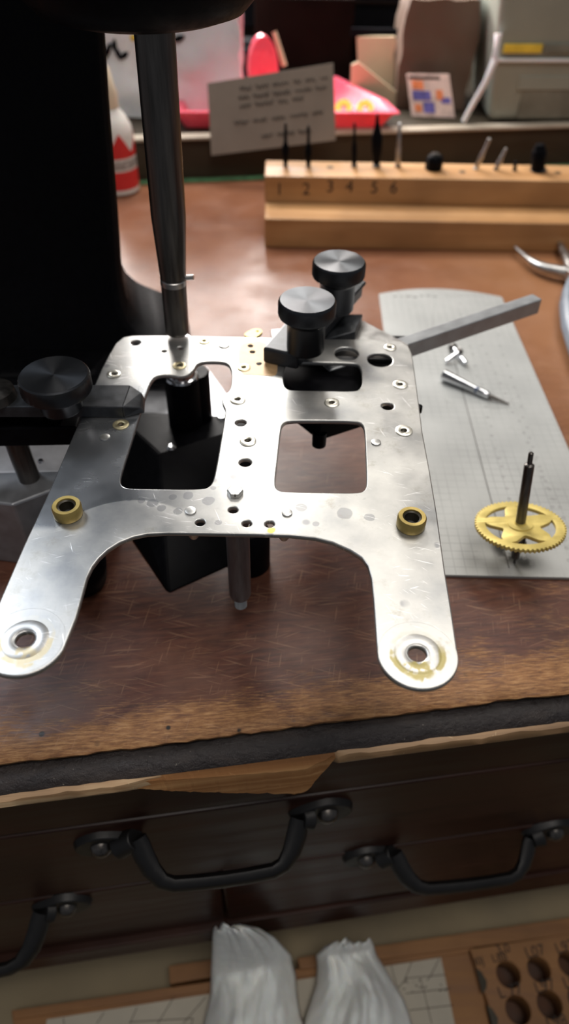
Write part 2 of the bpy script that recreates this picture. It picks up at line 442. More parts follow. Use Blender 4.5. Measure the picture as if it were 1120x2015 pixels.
# apron rail under the moulding
_, zA = face_uz(100, 1632); _, zB = face_uz(100, 1762); _, zC = face_uz(100, 1862); _, zD = face_uz(100, 1893)
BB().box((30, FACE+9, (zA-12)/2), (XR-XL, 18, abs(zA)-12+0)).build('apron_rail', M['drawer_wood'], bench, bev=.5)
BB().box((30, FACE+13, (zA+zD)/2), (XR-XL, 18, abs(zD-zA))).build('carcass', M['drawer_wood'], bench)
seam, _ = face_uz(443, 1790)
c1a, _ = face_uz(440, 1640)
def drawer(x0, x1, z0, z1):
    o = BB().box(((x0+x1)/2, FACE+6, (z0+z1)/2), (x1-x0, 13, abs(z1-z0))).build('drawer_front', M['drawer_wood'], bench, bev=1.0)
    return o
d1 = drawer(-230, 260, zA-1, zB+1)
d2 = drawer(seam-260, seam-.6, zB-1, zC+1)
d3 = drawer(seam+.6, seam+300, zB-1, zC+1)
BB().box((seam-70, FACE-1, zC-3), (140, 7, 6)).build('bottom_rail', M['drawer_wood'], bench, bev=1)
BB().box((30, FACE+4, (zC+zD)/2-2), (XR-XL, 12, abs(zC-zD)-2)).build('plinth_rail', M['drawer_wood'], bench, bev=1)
def pull(dr, m0, m1, s0, s1, reach, drop):
    """iron pull: mounting leaf + screw each end, bowed grip. m0/m1: bench coords of mounts"""
    g = BB()
    y0 = FACE-.5
    a = Vector((s0[0], y0-3, s0[1])); d = Vector((s1[0], y0-3, s1[1])); ln = (d-a)
    up = Vector((0, -reach, -drop)); K = []
    for t, f in ((0, 0), (.015, .12), (.04, .38), (.075, .66), (.13, .90), (.20, 1.0), (.35, 1.03), (.5, 1.04), (.65, 1.03), (.80, 1.0), (.87, .90), (.925, .66), (.96, .38), (.985, .12), (1, 0)):
        K.append(a+ln*t+up*f)
    g.tube(K, 4.4, 12, .62, (0, 1, 0))
    h = g.build('handle', M['iron'], dr, smooth=True)
    for (mx, mz), s in ((m0, a), (m1, d)):
        q = BB(); dirx = 1 if s.x > mx else -1
        out = []
        for i in range(24):
            an = 2*PI*i/24; rx = 12 if math.cos(an)*dirx < 0 else 15; rz = 9.5*(1-.28*max(0, math.cos(an)*dirx))
            out.append((mx+rx*math.cos(an), mz+rz*math.sin(an)))
        q.hull([(x, y0+1, z) for x, z in out], [(mx+(x-mx)*.9, y0-2.6, mz+(z-mz)*.88) for x, z in out])
        q.tube([(mx+dirx*6, y0-2, mz), s], [5.5, 4.2], 12)
        q.build('mount_plate', M['iron'], h, smooth=True, bev=.4)
        BB().lathe([(0, 3.6), (2.2, 3.2), (3.8, 1.8), (4.4, 0)], (mx-dirx*1, y0-2.4, mz), (0, -1, 0), 20).build('screw', M['steel_dark'], h, smooth=True)
def FU(u, v, out=0): return face_uz(u, v, out)
pull(d1, FU(205, 1668, 3), FU(640, 1603, 3), FU(268, 1652, 4), FU(592, 1612, 4), 14, 12)
pull(d3, FU(725, 1692, 3), FU(1088, 1640, 3), FU(775, 1682, 4), FU(1045, 1652, 4), 13, 10)
x1, z1 = FU(128, 1788, 3); x2, z2 = FU(85, 1796, 4); x0, z0 = FU(650, 1700, 4); 
pull(d2, (x1-112, z1), (x1, z1), (x2-78, z2), (x2, z2), 16, 14)

# back ledge of the bench
LZ = 31.0
B0, B1 = P(250, 274, LZ), P(1120, 246, LZ)
BX = (B1-B0); BX.z = 0; BX.normalize(); BY = Vector((-BX.y, BX.x, 0))
def LW(a, b, z): return B0 + BX*a + BY*b + Vector((0, 0, z-LZ))
led = MB(); R3 = Matrix((BX, BY, Vector((0, 0, 1)))).transposed()
led.box(LW(150, 202, 15.2), (1100, 400, 30.4), rot=R3)
lo = led.build('ledge', M['ledge_wood'], None, bev=.6); lo['kind'] = 'structure'
lo.name = 'trim_1'
le = MB(); le.box(LW(150, 4, 30.2), (1100, 11, 2.4), rot=R3)
le = le.build('ledge_edge_strip', M['ledge_edge'], None, bev=.8); le.parent = lo; le.matrix_parent_inverse = Matrix()
gs = MB(); gs.box(LW(150, -4.5, .6), (900, 7, 1.2), rot=R3)
tag(gs.build('felt_strip', M['green'], None, bev=.3), 'narrow green felt strip lying along the foot of the dark ledge', 'strip')

# wall behind, floor
wb = MB(); wb.box((0, 1060, 150), (2600, 20, 1500)); wo = wb.build('wall_back', M['wallp']); wo['kind'] = 'structure'
fb = MB(); fb.box((0, 200, -610), (2600, 2400, 20)); fo = fb.build('floor', M['dark_brown']); fo['kind'] = 'structure'

# ================================================================== BUSHING TOOL
SP = P(349, 655, 66)                        # foot of the spindle
SP = Vector((SP.x, SP.y, 66))
tool = thing('bushing_machine', 'black bench bushing machine with steel spindle pressing on the clock plate', 'machine', (SP.x, SP.y, 0))
# grey machined base with its arm coming forward at the left
gz = 33
base = [P(25, 993, gz), P(135, 952, gz), P(262, 905, gz), P(300, 880, gz), P(280, 918, gz), P(130, 927, gz), P(-220, 934, gz), P(-230, 985, gz)]
base = [P(25, 993, gz), P(100, 965, gz), P(225, 918, gz), P(130, 926, gz), P(-220, 934, gz), P(-230, 960, gz)]
MB().prism([(p.x, p.y) for p in base], 0, gz).build('base_arm', M['grey_cast'], tool, bev=.8)
bz_ = 9
base = [P(-230, 930, bz_), P(120, 930, bz_), P(430, 880, bz_), P(466, 800, bz_), P(408, 722, bz_), P(330, 690, bz_), P(-230, 730, bz_)]
MB().prism([(p.x, p.y) for p in base], 0, bz_).build('base_plate', M['base_light'], tool, bev=.8)
zf = 30
MB().prism([(p.x, p.y) for p in (P(300, 655, zf), P(225, 690, zf), P(190, 733, zf), P(-220, 742, zf), P(-220, 600, zf), P(300, 640, zf))], 2, zf).build('column_foot', M['black_cast'], tool, bev=3, segs=3)
# black pedestal, flaring to the bench
zp_ = 23
tp = [P(312, 893, zp_), P(205, 796, zp_), P(262, 808, zp_), P(450, 817, zp_), P(505, 832, zp_)]
bt = [P(330, 1172, 0), P(205, 985, 0), P(300, 960, 0), P(470, 975, 0), P(520, 1085, 0)]
MB().hull(bt, tp).build('pedestal', M['black'], tool, bev=1.2)
for (u, v) in ((337, 880), (436, 822)):
    p = P(u, v, zp_); MB().lathe([(0, 1.0), (1.3, .8), (2.0, 0)], p, n=16).build('set_screw', M['steel_bright'], tool, smooth=True)
# anvil
ax, ay = SP.x, SP.y
MB().lathe([(7.3, 22), (7.3, 45.2), (6.9, 46.0)], (ax, ay, 0), n=48).build('anvil', M['black'], tool, smooth=True)
MB().lathe([(6.9, 45.9), (6.4, 46.9), (5.6, 47.2), (5.5, 62.8), (0, 62.8)], (ax, ay, 0), n=48).build('anvil_collar', M['steel_bright'], tool, smooth=True)
p = Vector((SP.x+4.6, SP.y+4, 0))
MB().lathe([(6.2, 22), (6.2, 45), (5.6, 46), (0, 46)], (p.x, p.y, 0), n=40).build('turret_post', M['black'], tool, smooth=True)
# round feet
p = P(158, 1118, 10); MB().lathe([(0, 10), (7, 9), (9.5, 5), (9.5, -6), (7, -10), (0, -10)], (p.x, p.y, 10), (0.2, -.3, 1), 32).build('lock_knob', M['black'], tool, smooth=True)
p = P(500, 1085, 10); MB().lathe([(0, 11), (6, 10), (8, 7), (8, -10), (0, -10)], (p.x-2, p.y+3, 10), n=32).build('foot', M['black'], tool, smooth=True)
# spindle
top_dir = (PY(303, 50, SP.y)-SP)
def along(z): return SP + top_dir*((z-SP.z)/top_dir.z)
sd = top_dir.normalized()
sp = MB()
k = 1.0
sp.lathe([(0, 0), (3.9, 0), (4.35, .5), (4.5, 1.5), (4.65, 20.4), (3.9, 21.2), (3.6, 22.4), (4.7, 22.7), (4.7, 23.4), (5.95, 45), (6.0, 110), (0, 110)], SP, sd, 48)
spo = sp.build('spindle', M['steel_dark'], tool, smooth=True)
c = SP+sd*22.4; side = (RGT*.97-FWD*.10).normalized()
for sgn, w_ in ((-1, 2.4), (1, 2.4)):
    q = MB(); q.lathe([(4.5, -1.2), (4.75, -1.0), (4.75, .9), (4.3, 1.3)], c-sd*1.2, sd, 40)
q.build('collet_ring', M['steel'], tool, smooth=True)
MB().rod(c+side*1, c+side*7.6+sd*.1-RGT*0, .95, .95, 14).build('cross_pin', M['steel'], tool, smooth=True)
qn = MB(); qn.box(c-FWD*4.2-sd*1.2-RGT*.6, (2.4, 2.4, 3.6), rot=frame(c, RGT, sd.cross(RGT)).to_3x3()); qn.build('collet_slot', M['bore'], tool)
# head above the spindle
hc = along(167); hx = PY(272, 30, SP.y)
hd = MB(); hd.lathe([(0, 0), (24, .2), (30, 2), (34, 6), (36, 13), (36.5, 30), (36, 60), (30, 70), (0, 72)], (hx.x, SP.y+8, hc.z-.8), (0, 0, 1), 56)
hd.build('head', M['black_cast'], tool, smooth=True)
# column, flared at the foot
col = MB(); yC = 296.0; rows = []
for (v, u) in ((-60, 196), (60, 202), (200, 211), (330, 222), (430, 230), (520, 236), (560, 240), (595, 248), (625, 262), (645, 283), (660, 310)):
    p = PY(u, v, yC); rows.append((p.x, p.z))
rows.append((rows[-1][0]+8, 30)); rows = [(rows[0][0], 250)]+rows+[(rows[-1][0]+8, 14)]
vs = []; fs = []
for (x, z) in rows:
    xl = -215 - (x-rows[0][0])*.6
    fr = max(0, (60-z))*.28
    vs += [(x-3, yC-fr, z), (x, yC+4, z), (x*1.15, yC+44, z), (x*1.15-6, yC+50, z), (xl, yC+50, z), (xl, yC-fr, z)]
for i in range(len(rows)-1):
    for q in range(6): fs.append((i*6+q, i*6+(q+1) % 6, (i+1)*6+(q+1) % 6, (i+1)*6+q))
fs += [tuple(range(6)), tuple(range((len(rows)-1)*6, len(rows)*6))]
col.add(vs, fs).build('column', M['black_cast'], tool, smooth=True, bev=1.5)
ar = MB(); ar.box((-75, SP.y+55, 215), (90, 110, 60), rz=.3); ar.build('overhead_arm', M['black_cast'], tool, bev=6, segs=4)

def knob(p, parent, r=10.6, H=18.0, n=80, disc=6.2):
    "knurled thumb knob standing on p"
    q = MB(); h0 = H-disc
    kn = lambda i, h: (1.0 if i % 2 else .965) if H-disc*.9 < h < H-.7 else 1
    q.lathe([(6.6, 0), (6.8, .5), (6.8, h0-2.6), (7.4, h0-1.6), (8.8, h0-.4), (r*.97, h0+.3), (r, h0+1.0), (r, H-1.1), (r*.975, H-.5), (r*.93, H), (r*.55, H-.12), (0, H-.2)], p, n=n, wob=kn)
    return q
def knob_part(p, bar, **kw):
    o = subpart(knob(p, bar, **kw), 'knob', M['knob'], bar, smooth=True); return o
mt, t, bs = nt('knob_metal')            # turned face: fine rings that catch the light radially
bs.inputs['Base Color'].default_value = (.045, .048, .054, 1); bs.inputs['Metallic'].default_value = .8
vv = coords(t, (1, 1, 1)); nz = noise_n(t, vv, 500, 3)
L(t, mapr(t, nz, .3, .7, .29, .32), bs.inputs['Roughness'])
bs.inputs['Anisotropic'].default_value = .8
tg = N(t, 'ShaderNodeTangent', direction_type='RADIAL', axis='Z'); L(t, tg.outputs[0], bs.inputs['Tangent'])
M['knob'] = mt
# left clamp: upper jaw lying on the plate
zt = 69.5
poly = [P(-170, 800, zt), P(240, 801, zt), P(256, 757, zt), P(-170, 757, zt)]
bar = MB().prism([(p.x, p.y) for p in poly], 65.2, zt)
tipA, tipB = P(240, 801, zt), P(256, 757, zt)
q0, q1 = P(275, 787, 68), P(276, 812, 65.4)
bar.hull([(tipA.x, tipA.y, 65.2), (tipA.x+6.6, tipA.y+2.8, 65.2), (tipB.x+5.2, tipB.y-2.5, 65.2), (tipB.x, tipB.y, 65.2)],
         [(tipA.x, tipA.y, zt), (tipA.x+5.2, tipA.y+3.0, zt-2.2), (tipB.x+4.2, tipB.y-2.5, zt-1.4), (tipB.x, tipB.y, zt)])
uj = bar.build('upper_jaw', M['black_gloss'], tool, bev=.35)
kp = P(105, 790, zt); kz = 19
kk = PY(107, 738, 0.001) if False else None
d = ray(105, 736); tt = (zt+13-CAM_H)/d.z; kc = EYE+d*tt
o = knob_part(Vector((kc.x, kc.y, zt)), uj, r=11.3, H=13)
k2 = MB().lathe([(0, 4), (5, 3.8), (7, 3), (7.6, 0)], P(-12, 782, zt), n=32); subpart(k2, 'washer', M['steel_dark'], uj, smooth=True)
pl_ = [P(-170, 846, 60), P(150, 840, 60), P(165, 800, 60), P(-170, 800, 60)]
lj = MB().prism([(p.x, p.y) for p in pl_], 52, 60).build('lower_jaw', M['black'], tool, bev=.5)
r0 = P(58, 940, gz); MB().rod((r0.x, r0.y, gz-1), (r0.x-1, r0.y, 53), 3.9, 3.9, 28).build('support_rod', M['steel_dark'], tool, smooth=True)
r1 = P(-40, 800, 60); MB().rod((r1.x, r1.y+2, 58), (r1.x, r1.y+2, 66), 4).build('clamp_screw', M['steel_dark'], tool, smooth=True)
r1 = P(110, 815, 60); MB().rod((r1.x, r1.y, 58), (r1.x, r1.y, 66), 3.6).build('clamp_screw', M['steel_dark'], tool, smooth=True)
p = P(80, 908, gz); MB().lathe([(0, .8), (1.0, .6), (1.3, 0)], p, n=12).build('set_screw', M['steel_bright'], tool, smooth=True)
# right clamp: steel arm, slab and two-knob jaw
zs = 61.0
slab = [P(533, 648, zs), P(715, 630, zs), P(835, 690, zs)]
front = P(628, 868, 48)
sl = [slab[0], slab[1], Vector((slab[2].x, slab[2].y, zs)), P(738, 800, zs), Vector((front.x, front.y, zs)), P(560, 790, zs)]
sl = [P(533, 648, zs), P(715, 630, zs), P(806, 678, zs), P(780, 705, zs), P(540, 700, zs)]
zk = 46
bl0 = [P(628, 868, zk), P(535, 795, zk), P(548, 716, zk), P(792, 716, zk), P(770, 822, zk)]
MB().prism([(p.x, p.y) for p in bl0], zk, 59.5).build('clamp_block', M['black'], tool, bev=.5)
MB().prism([(p.x, p.y) for p in sl], 54, zs).build('clamp_slab', M['steel'], tool, bev=.5)
p = P(628, 884, 43); MB().rod((p.x, p.y+2.7, 43), (p.x, p.y+2.7, 49), 2.6, 2.7, 20).build('slab_stud', M['black'], tool, smooth=True)
bz = 60.0
A0, A1 = P(1058, 583, bz), P(640, 722, bz)
dv = (A0-A1).normalized(); nv = Vector((-dv.y, dv.x, 0))*2.9
arm = MB().prism([((A0+nv).x, (A0+nv).y), ((A0-nv).x, (A0-nv).y), ((A1-nv).x, (A1-nv).y), ((A1+nv).x, (A1+nv).y)], bz-7, bz)
arm.build('steel_arm', M['arm'] if 'arm' in M else M['steel'], tool, bev=.5)
# jaw
zj = 71.5
j = [P(517, 684, zj), P(586, 699, zj), P(716, 556, zj), P(655, 540, zj), P(566, 628, zj)]
jw = MB().prism([(p.x, p.y) for p in j], 65.2, zj).build('clamp_jaw', M['black_gloss'], tool, bev=.9)
rg = MB(); rg.tube([P(588, 700, zj-.3), P(640, 642, zj+.3), P(716, 557, zj+.3)], [1.1, 1.1, 1.1], 6); subpart(rg, 'rib', M['black_gloss'], jw)
lb = [P(600, 712, 61.2), P(690, 652, 61.2), P(714, 622, 61.2), P(712, 596, 61.2), P(640, 600, 61.2), P(560, 690, 61.2)]
lb = [P(640, 668, 65), P(700, 652, 65), P(716, 600, 69), P(640, 600, 69), P(590, 650, 65)]
MB().prism([(p.x, p.y) for p in lb], 61.2, 65).build('jaw_packing', M['black_gloss'], tool, bev=.4)
for (u, v) in ((605, 589), (668, 513)):
    d = ray(u, v); kc = EYE+d*((91-CAM_H)/d.z)
    knob_part(Vector((kc.x, kc.y, zj)), jw, r=10.1, H=19.5)

# ================================================================== CLOCK PLATE
ZT, ZB = 65.0, 63.4
fl, fr = P(49, 1258, ZT), P(822, 1286, ZT)
plate = thing('clock_plate', 'silvery metal clock movement plate with two round feet, held level in the machine', 'clock plate', (SP.x, 180, ZB))
outer_px = [(262, 660), (243, 663), (228, 675), (216, 695), (200, 725), (170, 796), (139, 868), (90, 981), (46, 1074), (0, 1180), (-28, 1245)]
o2 = [P(u, v, ZT) for u, v in outer_px]
def foot_arc(c, px_side, a0, a1, n=22):
    r = size_at(px_side, c); return [Vector((c.x+r*math.cos(math.radians(a0+(a1-a0)*i/n)), c.y+r*math.sin(math.radians(a0+(a1-a0)*i/n)), 0)) for i in range(n+1)]
left_foot = foot_arc(fl, 84, 190, 345)
inner_px = [(150, 1216), (158, 1188), (166, 1158), (172, 1136), (182, 1115), (195, 1098), (212, 1082), (235, 1067), (262, 1056), (290, 1050), (330, 1048), (400, 1049), (500, 1051), (570, 1053), (620, 1058), (655, 1067), (690, 1083), (712, 1097), (724, 1113), (731, 1138), (735, 1175), (739, 1230)]
inner = [P(u, v, ZT) for u, v in inner_px]
right_foot = foot_arc(fr, 80, 188, 352)
right_px = [(889, 1200), (876, 1122), (860, 1008), (846, 925), (832, 850), (825, 795), (817, 735), (811, 695), (804, 681), (790, 672), (770, 668), (640, 667), (480, 663), (340, 660)]
right = [P(u, v, ZT) for u, v in right_px]
outl = [(p.x, p.y) for p in o2+left_foot+inner+right_foot+right]
holes_px = dict(
 win_l=[(303, 742), (318, 737), (335, 738), (352, 740), (370, 738), (382, 728), (388, 716), (400, 711), (430, 711), (447, 714), (454, 724), (457, 738), (454, 768), (441, 776), (436, 787), (439, 798), (444, 806), (440, 835), (434, 870), (428, 905), (421, 942), (413, 957), (398, 963), (300, 962), (255, 961), (241, 957), (236, 945), (244, 915), (262, 860), (280, 800), (294, 757)],
 win_t=[(559, 722), (563, 714), (575, 712), (635, 713), (698, 714), (708, 720), (712, 732), (713, 756), (706, 767), (695, 770), (640, 769), (575, 768), (564, 765), (558, 755)],
 win_r=[(553, 842), (558, 832), (570, 827), (630, 827), (698, 828), (712, 833), (718, 844), (720, 900), (722, 952), (718, 965), (705, 970), (640, 969), (560, 968), (546, 964), (541, 952), (547, 900)])
loops = [outl]
for kx, px in holes_px.items():
    loops.append([(q.x, q.y) for q in smooth_loop([P(u, v, ZT) for u, v in px], 2)])
round_px = [(682, 696, 24), (748, 708, 25), (267, 674, 9.5), (323, 691, 4.5), (355, 685, 5.5), (483, 910, 12), (474, 832, 10.5), (763, 799, 12), (459, 1003, 9), (394, 1028, 9), (486, 1030, 9), (531, 1031, 9), (493, 681, 6), (497, 693, 6), (49, 1258, 18.5), (822, 1286, 18)]
for (u, v, r) in round_px:
    c = P(u, v, ZT); loops.append(circ(c, size_at(r, c)*(1.0 if r < 20 else .98)))
bush_px = [(353, 720, 13.5, 'b'), (224, 737, 13.5, 's'), (238, 836, 16, 'b'), (468, 787, 15.5, 's'), (488, 868, 16.5, 's'), (653, 793, 15, 's'), (788, 757, 14.5, 's'), (795, 848, 17, 's'), (402, 672, 11, 'b'), (480, 724, 13, 'b'), (768, 684, 12, 's'), (510, 716, 8, 'n')]
for (u, v, r, kk) in bush_px:
    c = P(u, v, ZT); loops.append(circ(c, size_at(r, c)*.48, 20))
# plate material: worn, scratched, spotted, with oil residue round the right foot
def plate_mat():
    mt, t, b = nt('worn_plate_metal')
    tc = N(t, 'ShaderNodeTexCoord'); v = tc.outputs['Object']
    big = noise_n(t, v, 38, 5, .6)
    fine = noise_n(t, v, 420, 4, .7)
    brush = noise_n(t, coords(t, (1400, 45, 10)), 1, 3)
    col = ramp(t, big, [(.3, (.30, .31, .32)), (.5, (.44, .435, .42)), (.7, (.56, .55, .52))])
    # water spots
    vo = N(t, 'ShaderNodeTexVoronoi'); vo.inputs['Scale'].default_value = 130; vo.inputs['Randomness'].default_value = 1
    L(t, v, vo.inputs['Vector'])
    sp = mapr(t, vo.outputs['Distance'], .12, .22, 1, 0)
    gate = mapr(t, noise_n(t, v, 55, 2), .55, .62)
    sp = math_n(t, 'MULTIPLY', sp, gate)
    o0 = Vector(ORG[plate.name])
    def spot(u, v_, r, soft=.75, wobble=.25):
        c = (P(u, v_, ZT)-o0)*MM
        dn = N(t, 'ShaderNodeVectorMath', operation='DISTANCE')
        nv_ = N(t, 'ShaderNodeTexNoise'); nv_.inputs['Scale'].default_value = 300; L(t, v, nv_.inputs['Vector'])
        va = N(t, 'ShaderNodeVectorMath', operation='SCALE'); va.inputs['Scale'].default_value = wobble*r*2*MM
        sb = N(t, 'ShaderNodeVectorMath', operation='SUBTRACT'); sb.inputs[1].default_value = (.5, .5, .5)
        L(t, nv_.outputs['Color'], sb.inputs[0]); L(t, sb.outputs[0], va.inputs[0])
        ad = N(t, 'ShaderNodeVectorMath', operation='ADD'); L(t, v, ad.inputs[0]); L(t, va.outputs[0], ad.inputs[1])
        L(t, ad.outputs[0], dn.inputs[0]); dn.inputs[1].default_value = c
        return dn.outputs['Value']
    dark = sp
    for (u, v_, r) in ((679, 1010, 2.5), (592, 999, 1.9), (727, 1018, 1.7), (622, 1031, 1.1), (370, 975, 1.8), (340, 978, 1.3), (410, 985, 2.0), (300, 990, 1.9), (318, 1000, 1.4), (278, 985, 1.2), (255, 982, 1.0), (430, 1028, 1.2), (235, 975, 1.2), (205, 960, 1.0), (350, 1006, 1.5), (420, 960, 1.0)):
        dd = spot(u, v_, r); dark = math_n(t, 'MAXIMUM', dark, mapr(t, dd, r*.82*MM, r*1.0*MM, .85, 0))
    col = mixc(t, math_n(t, 'MULTIPLY', dark, .75), col, (.22, .225, .235))
    sm2 = math_n(t, 'MULTIPLY', mapr(t, noise_n(t, v, 170, 5, .75), .50, .72), mapr(t, noise_n(t, v, 48, 3), .38, .62))
    col = mixc(t, math_n(t, 'MULTIPLY', sm2, .55), col, (.27, .25, .20))
    # dark column reflection painted on the left arm, above a real curved surface edge
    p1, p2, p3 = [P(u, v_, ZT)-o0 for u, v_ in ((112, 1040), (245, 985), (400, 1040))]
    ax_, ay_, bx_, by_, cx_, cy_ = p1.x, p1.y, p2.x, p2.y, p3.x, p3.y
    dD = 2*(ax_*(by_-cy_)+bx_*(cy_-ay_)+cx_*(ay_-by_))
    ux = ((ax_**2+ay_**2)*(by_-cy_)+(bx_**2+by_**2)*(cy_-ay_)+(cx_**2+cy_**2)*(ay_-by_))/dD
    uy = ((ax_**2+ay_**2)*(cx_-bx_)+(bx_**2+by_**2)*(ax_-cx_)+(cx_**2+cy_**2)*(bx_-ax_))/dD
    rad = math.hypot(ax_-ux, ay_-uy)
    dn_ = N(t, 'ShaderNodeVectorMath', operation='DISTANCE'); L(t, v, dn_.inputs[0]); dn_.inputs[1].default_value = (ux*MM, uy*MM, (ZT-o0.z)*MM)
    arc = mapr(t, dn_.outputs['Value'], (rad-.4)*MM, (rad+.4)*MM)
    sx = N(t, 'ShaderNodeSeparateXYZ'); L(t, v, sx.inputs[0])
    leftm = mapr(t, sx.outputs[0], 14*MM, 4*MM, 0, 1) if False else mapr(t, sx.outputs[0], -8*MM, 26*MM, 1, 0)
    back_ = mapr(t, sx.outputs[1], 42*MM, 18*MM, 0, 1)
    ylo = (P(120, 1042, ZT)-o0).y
    refl = math_n(t, 'MULTIPLY', math_n(t, 'MULTIPLY', arc, leftm), math_n(t, 'MULTIPLY', back_, mapr(t, sx.outputs[1], (ylo-1)*MM, (ylo+2)*MM)))
    col = mixc(t, math_n(t, 'MULTIPLY', refl, .72), col, (.20, .22, .25))
    # yellow residue ring at both feet
    res = mapr(t, sx.outputs[1], 9, 10)
    for (u, v_, r0, r1, amt, lowr) in ((822, 1286, 5.6, 6.6, .8, True), (49, 1258, 5.9, 6.9, .55, True)):
        dd = spot(u, v_, 3, wobble=.22)
        ring = math_n(t, 'MULTIPLY', mapr(t, dd, (r0-.5)*MM, r0*MM), mapr(t, dd, r1*MM, (r1+.5)*MM, 1, 0))
        cy = (P(u, v_, ZT)-o0).y*MM
        low = mapr(t, sx.outputs[1], cy-1*MM, cy+4*MM, 1, .12)
        ring = math_n(t, 'MULTIPLY', math_n(t, 'MULTIPLY', ring, low), mapr(t, noise_n(t, v, 260, 3), .35, .5))
        blob = spot(u+4, v_+33, 3.4, wobble=.5)
        bl = math_n(t, 'MULTIPLY', mapr(t, blob, 2.6*MM, 3.8*MM, 1, 0), mapr(t, noise_n(t, v, 500, 3), .42, .50))
        mk_ = math_n(t, 'MULTIPLY', math_n(t, 'MAXIMUM', ring, bl), amt); res = math_n(t, 'MAXIMUM', res, mk_)
        col = mixc(t, mk_, col, (.34, .27, .035) if u > 400 else (.62, .50, .24))
    yl = spot(534, 1043, 1, wobble=.6)
    col = mixc(t, mapr(t, yl, .9*MM, 1.3*MM, .8, 0), col, (.50, .38, .05))
    # bright scratches
    scr = None
    for sc_, rot, lo in (((70, 1500, 10), .30, .67), ((80, 1300, 10), .05, .68), ((110, 2000, 10), -.35, .68), ((60, 1500, 10), 1.2, .69), ((150, 2600, 10), .75, .69)):
        q = mapr(t, noise_n(t, coords(t, sc_, (0, 0, rot)), 1, 1.5), lo, lo+.05)
        scr = q if scr is None else math_n(t, 'MAXIMUM', scr, q)
    scr = math_n(t, 'MULTIPLY', scr, mapr(t, noise_n(t, v, 70, 3), .45, .60))
    col = mixc(t, math_n(t, 'MULTIPLY', scr, .75), col, (.86, .86, .86))
    pits = mapr(t, fine, .70, .76)
    col = mixc(t, math_n(t, 'MULTIPLY', pits, .5), col, (.25, .22, .17))
    L(t, col, b.inputs['Base Color'])
    L(t, math_n(t, 'SUBTRACT', .82, math_n(t, 'MULTIPLY', res, .75)), b.inputs['Metallic'])
    rg = mapr(t, big, .3, .7, .30, .42)
    rg = math_n(t, 'SUBTRACT', rg, math_n(t, 'MULTIPLY', refl, .10))
    L(t, rg, b.inputs['Roughness'])
    h = math_n(t, 'ADD', math_n(t, 'MULTIPLY', brush, .5), math_n(t, 'MULTIPLY', fine, .6))
    bump(t, b, math_n(t, 'ADD', h, scr), .16, .0001)
    return mt
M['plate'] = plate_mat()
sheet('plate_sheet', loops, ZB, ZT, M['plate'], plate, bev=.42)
# embossed annular boss at each foot
for c, rr in ((fl, 1), (fr, 1)):
    MB().lathe([(2.75, -.05), (2.8, .10), (3.1, .20), (4.6, .16), (5.6, .05), (6.0, -.05)], (c.x, c.y, ZT), n=56).build('foot_boss', M['plate'], plate, smooth=True)
    MB().lathe([(9.4, -.05), (9.45, .03), (9.6, .03), (9.65, -.05)], (c.x, c.y, ZT), n=64).build('punch_ring', M['plate'], plate, smooth=True)
for (u, v, r, kx) in bush_px:
    if kx == 'n': continue
    c = P(u, v, ZT); R = size_at(r, c)
    mat = M['brass_pale'] if kx == 'b' else M['ring']
    o = MB().lathe([(R*.40, -1.6), (R*.40, .30), (R*.52, .42), (R*.86, .42), (R, .25), (R, -.1)], (c.x, c.y, ZT), n=36).build('pivot_bushing', mat, plate, smooth=True)
    if kx == 'b': o['label'] = 'brassy pivot bushing'
    subpart(MB().lathe([(0, -.5), (R*.2, -.5), (R*.40, -.1)], (c.x, c.y, ZT-.2), n=20), 'oil_sink', M['bore'], o, smooth=True)
    subpart(MB().lathe([(R*.60, .40), (R*.63, .50), (R*.68, .40)], (c.x, c.y, ZT), n=36), 'ridge', mat, o, smooth=True)
for (u, v, r) in ((207, 861, 10), (441, 680, 11), (740, 871, 10), (375, 1006, 11.5), (565, 1010, 10.5)):
    c = P(u, v, ZT); R = size_at(r, c)
    MB().lathe([(0, .52), (R*.70, .50), (R*.93, .42), (R, .28), (R*.98, -.05)], (c.x, c.y, ZT), n=32).build('rivet', M['rivet'], plate, smooth=True)
for (u, v) in ((380, 1054), (559, 1057)):
    c = P(u, v, ZB-1); MB().lathe([(1.5, 1.4), (1.5, -1.2), (1.1, -1.9), (0, -2.0)], (c.x, c.y+1.2, ZB-1), n=24).build('rivet_tail', M['rivet'], plate, smooth=True)
# large brass bushings standing proud
for (u, v) in ((135, 1006), (808, 1028)):
    c = P(u, v+6, ZT); R = size_at(28.5, c)
    o = MB().lathe([(R*.62, -1.6), (R*.60, 3.2), (R*.66, 3.75), (R*.92, 3.8), (R, 3.3), (R, .3), (R*.96, 0)], (c.x, c.y, ZT), n=56).build('brass_bushing', M['brass'], plate, smooth=True)
    subpart(MB().lathe([(R*.61, 3.4), (R*.50, 3.1), (R*.46, -1.5)], (c.x, c.y, ZT), n=48), 'dark_bore', M['bore'], o, smooth=True)
# hexagonal nut on the plate and the pillar beneath it
c = P(463, 970, ZT); R = size_at(16.5, c)
hx_ = MB(); hx_.lathe([(R*.98, 0), (R*1.0, 1.15), (R*.90, 1.4), (0, 1.42)], (c.x, c.y, ZT), n=6)
ho = hx_.build('hex_stud_head', M['rivet'], plate, bev=.2)
subpart(MB().box((c.x+.1, c.y-R*.8, ZT+.9), (.3, .5, .9)), 'burr', M['bore'], ho)
pt = P(469, 1190, 12); px_, py_ = c.x+.2, c.y-.4
pil = MB().lathe([(0, 52), (3.75, 52), (3.75, 7.2), (3.2, 5.6), (2.2, 5.2)], (px_, py_, ZB-52), n=40).build('pillar', simple('dull_grey_pillar_steel', (.15, .15, .155), .34, .5, .3, 120, .1, .5, stretch=(6, 6, .8)), plate, smooth=True)
th = []
for i in range(14): th += [(2.2 if i % 2 else 1.85, 5.3-i*.38)]
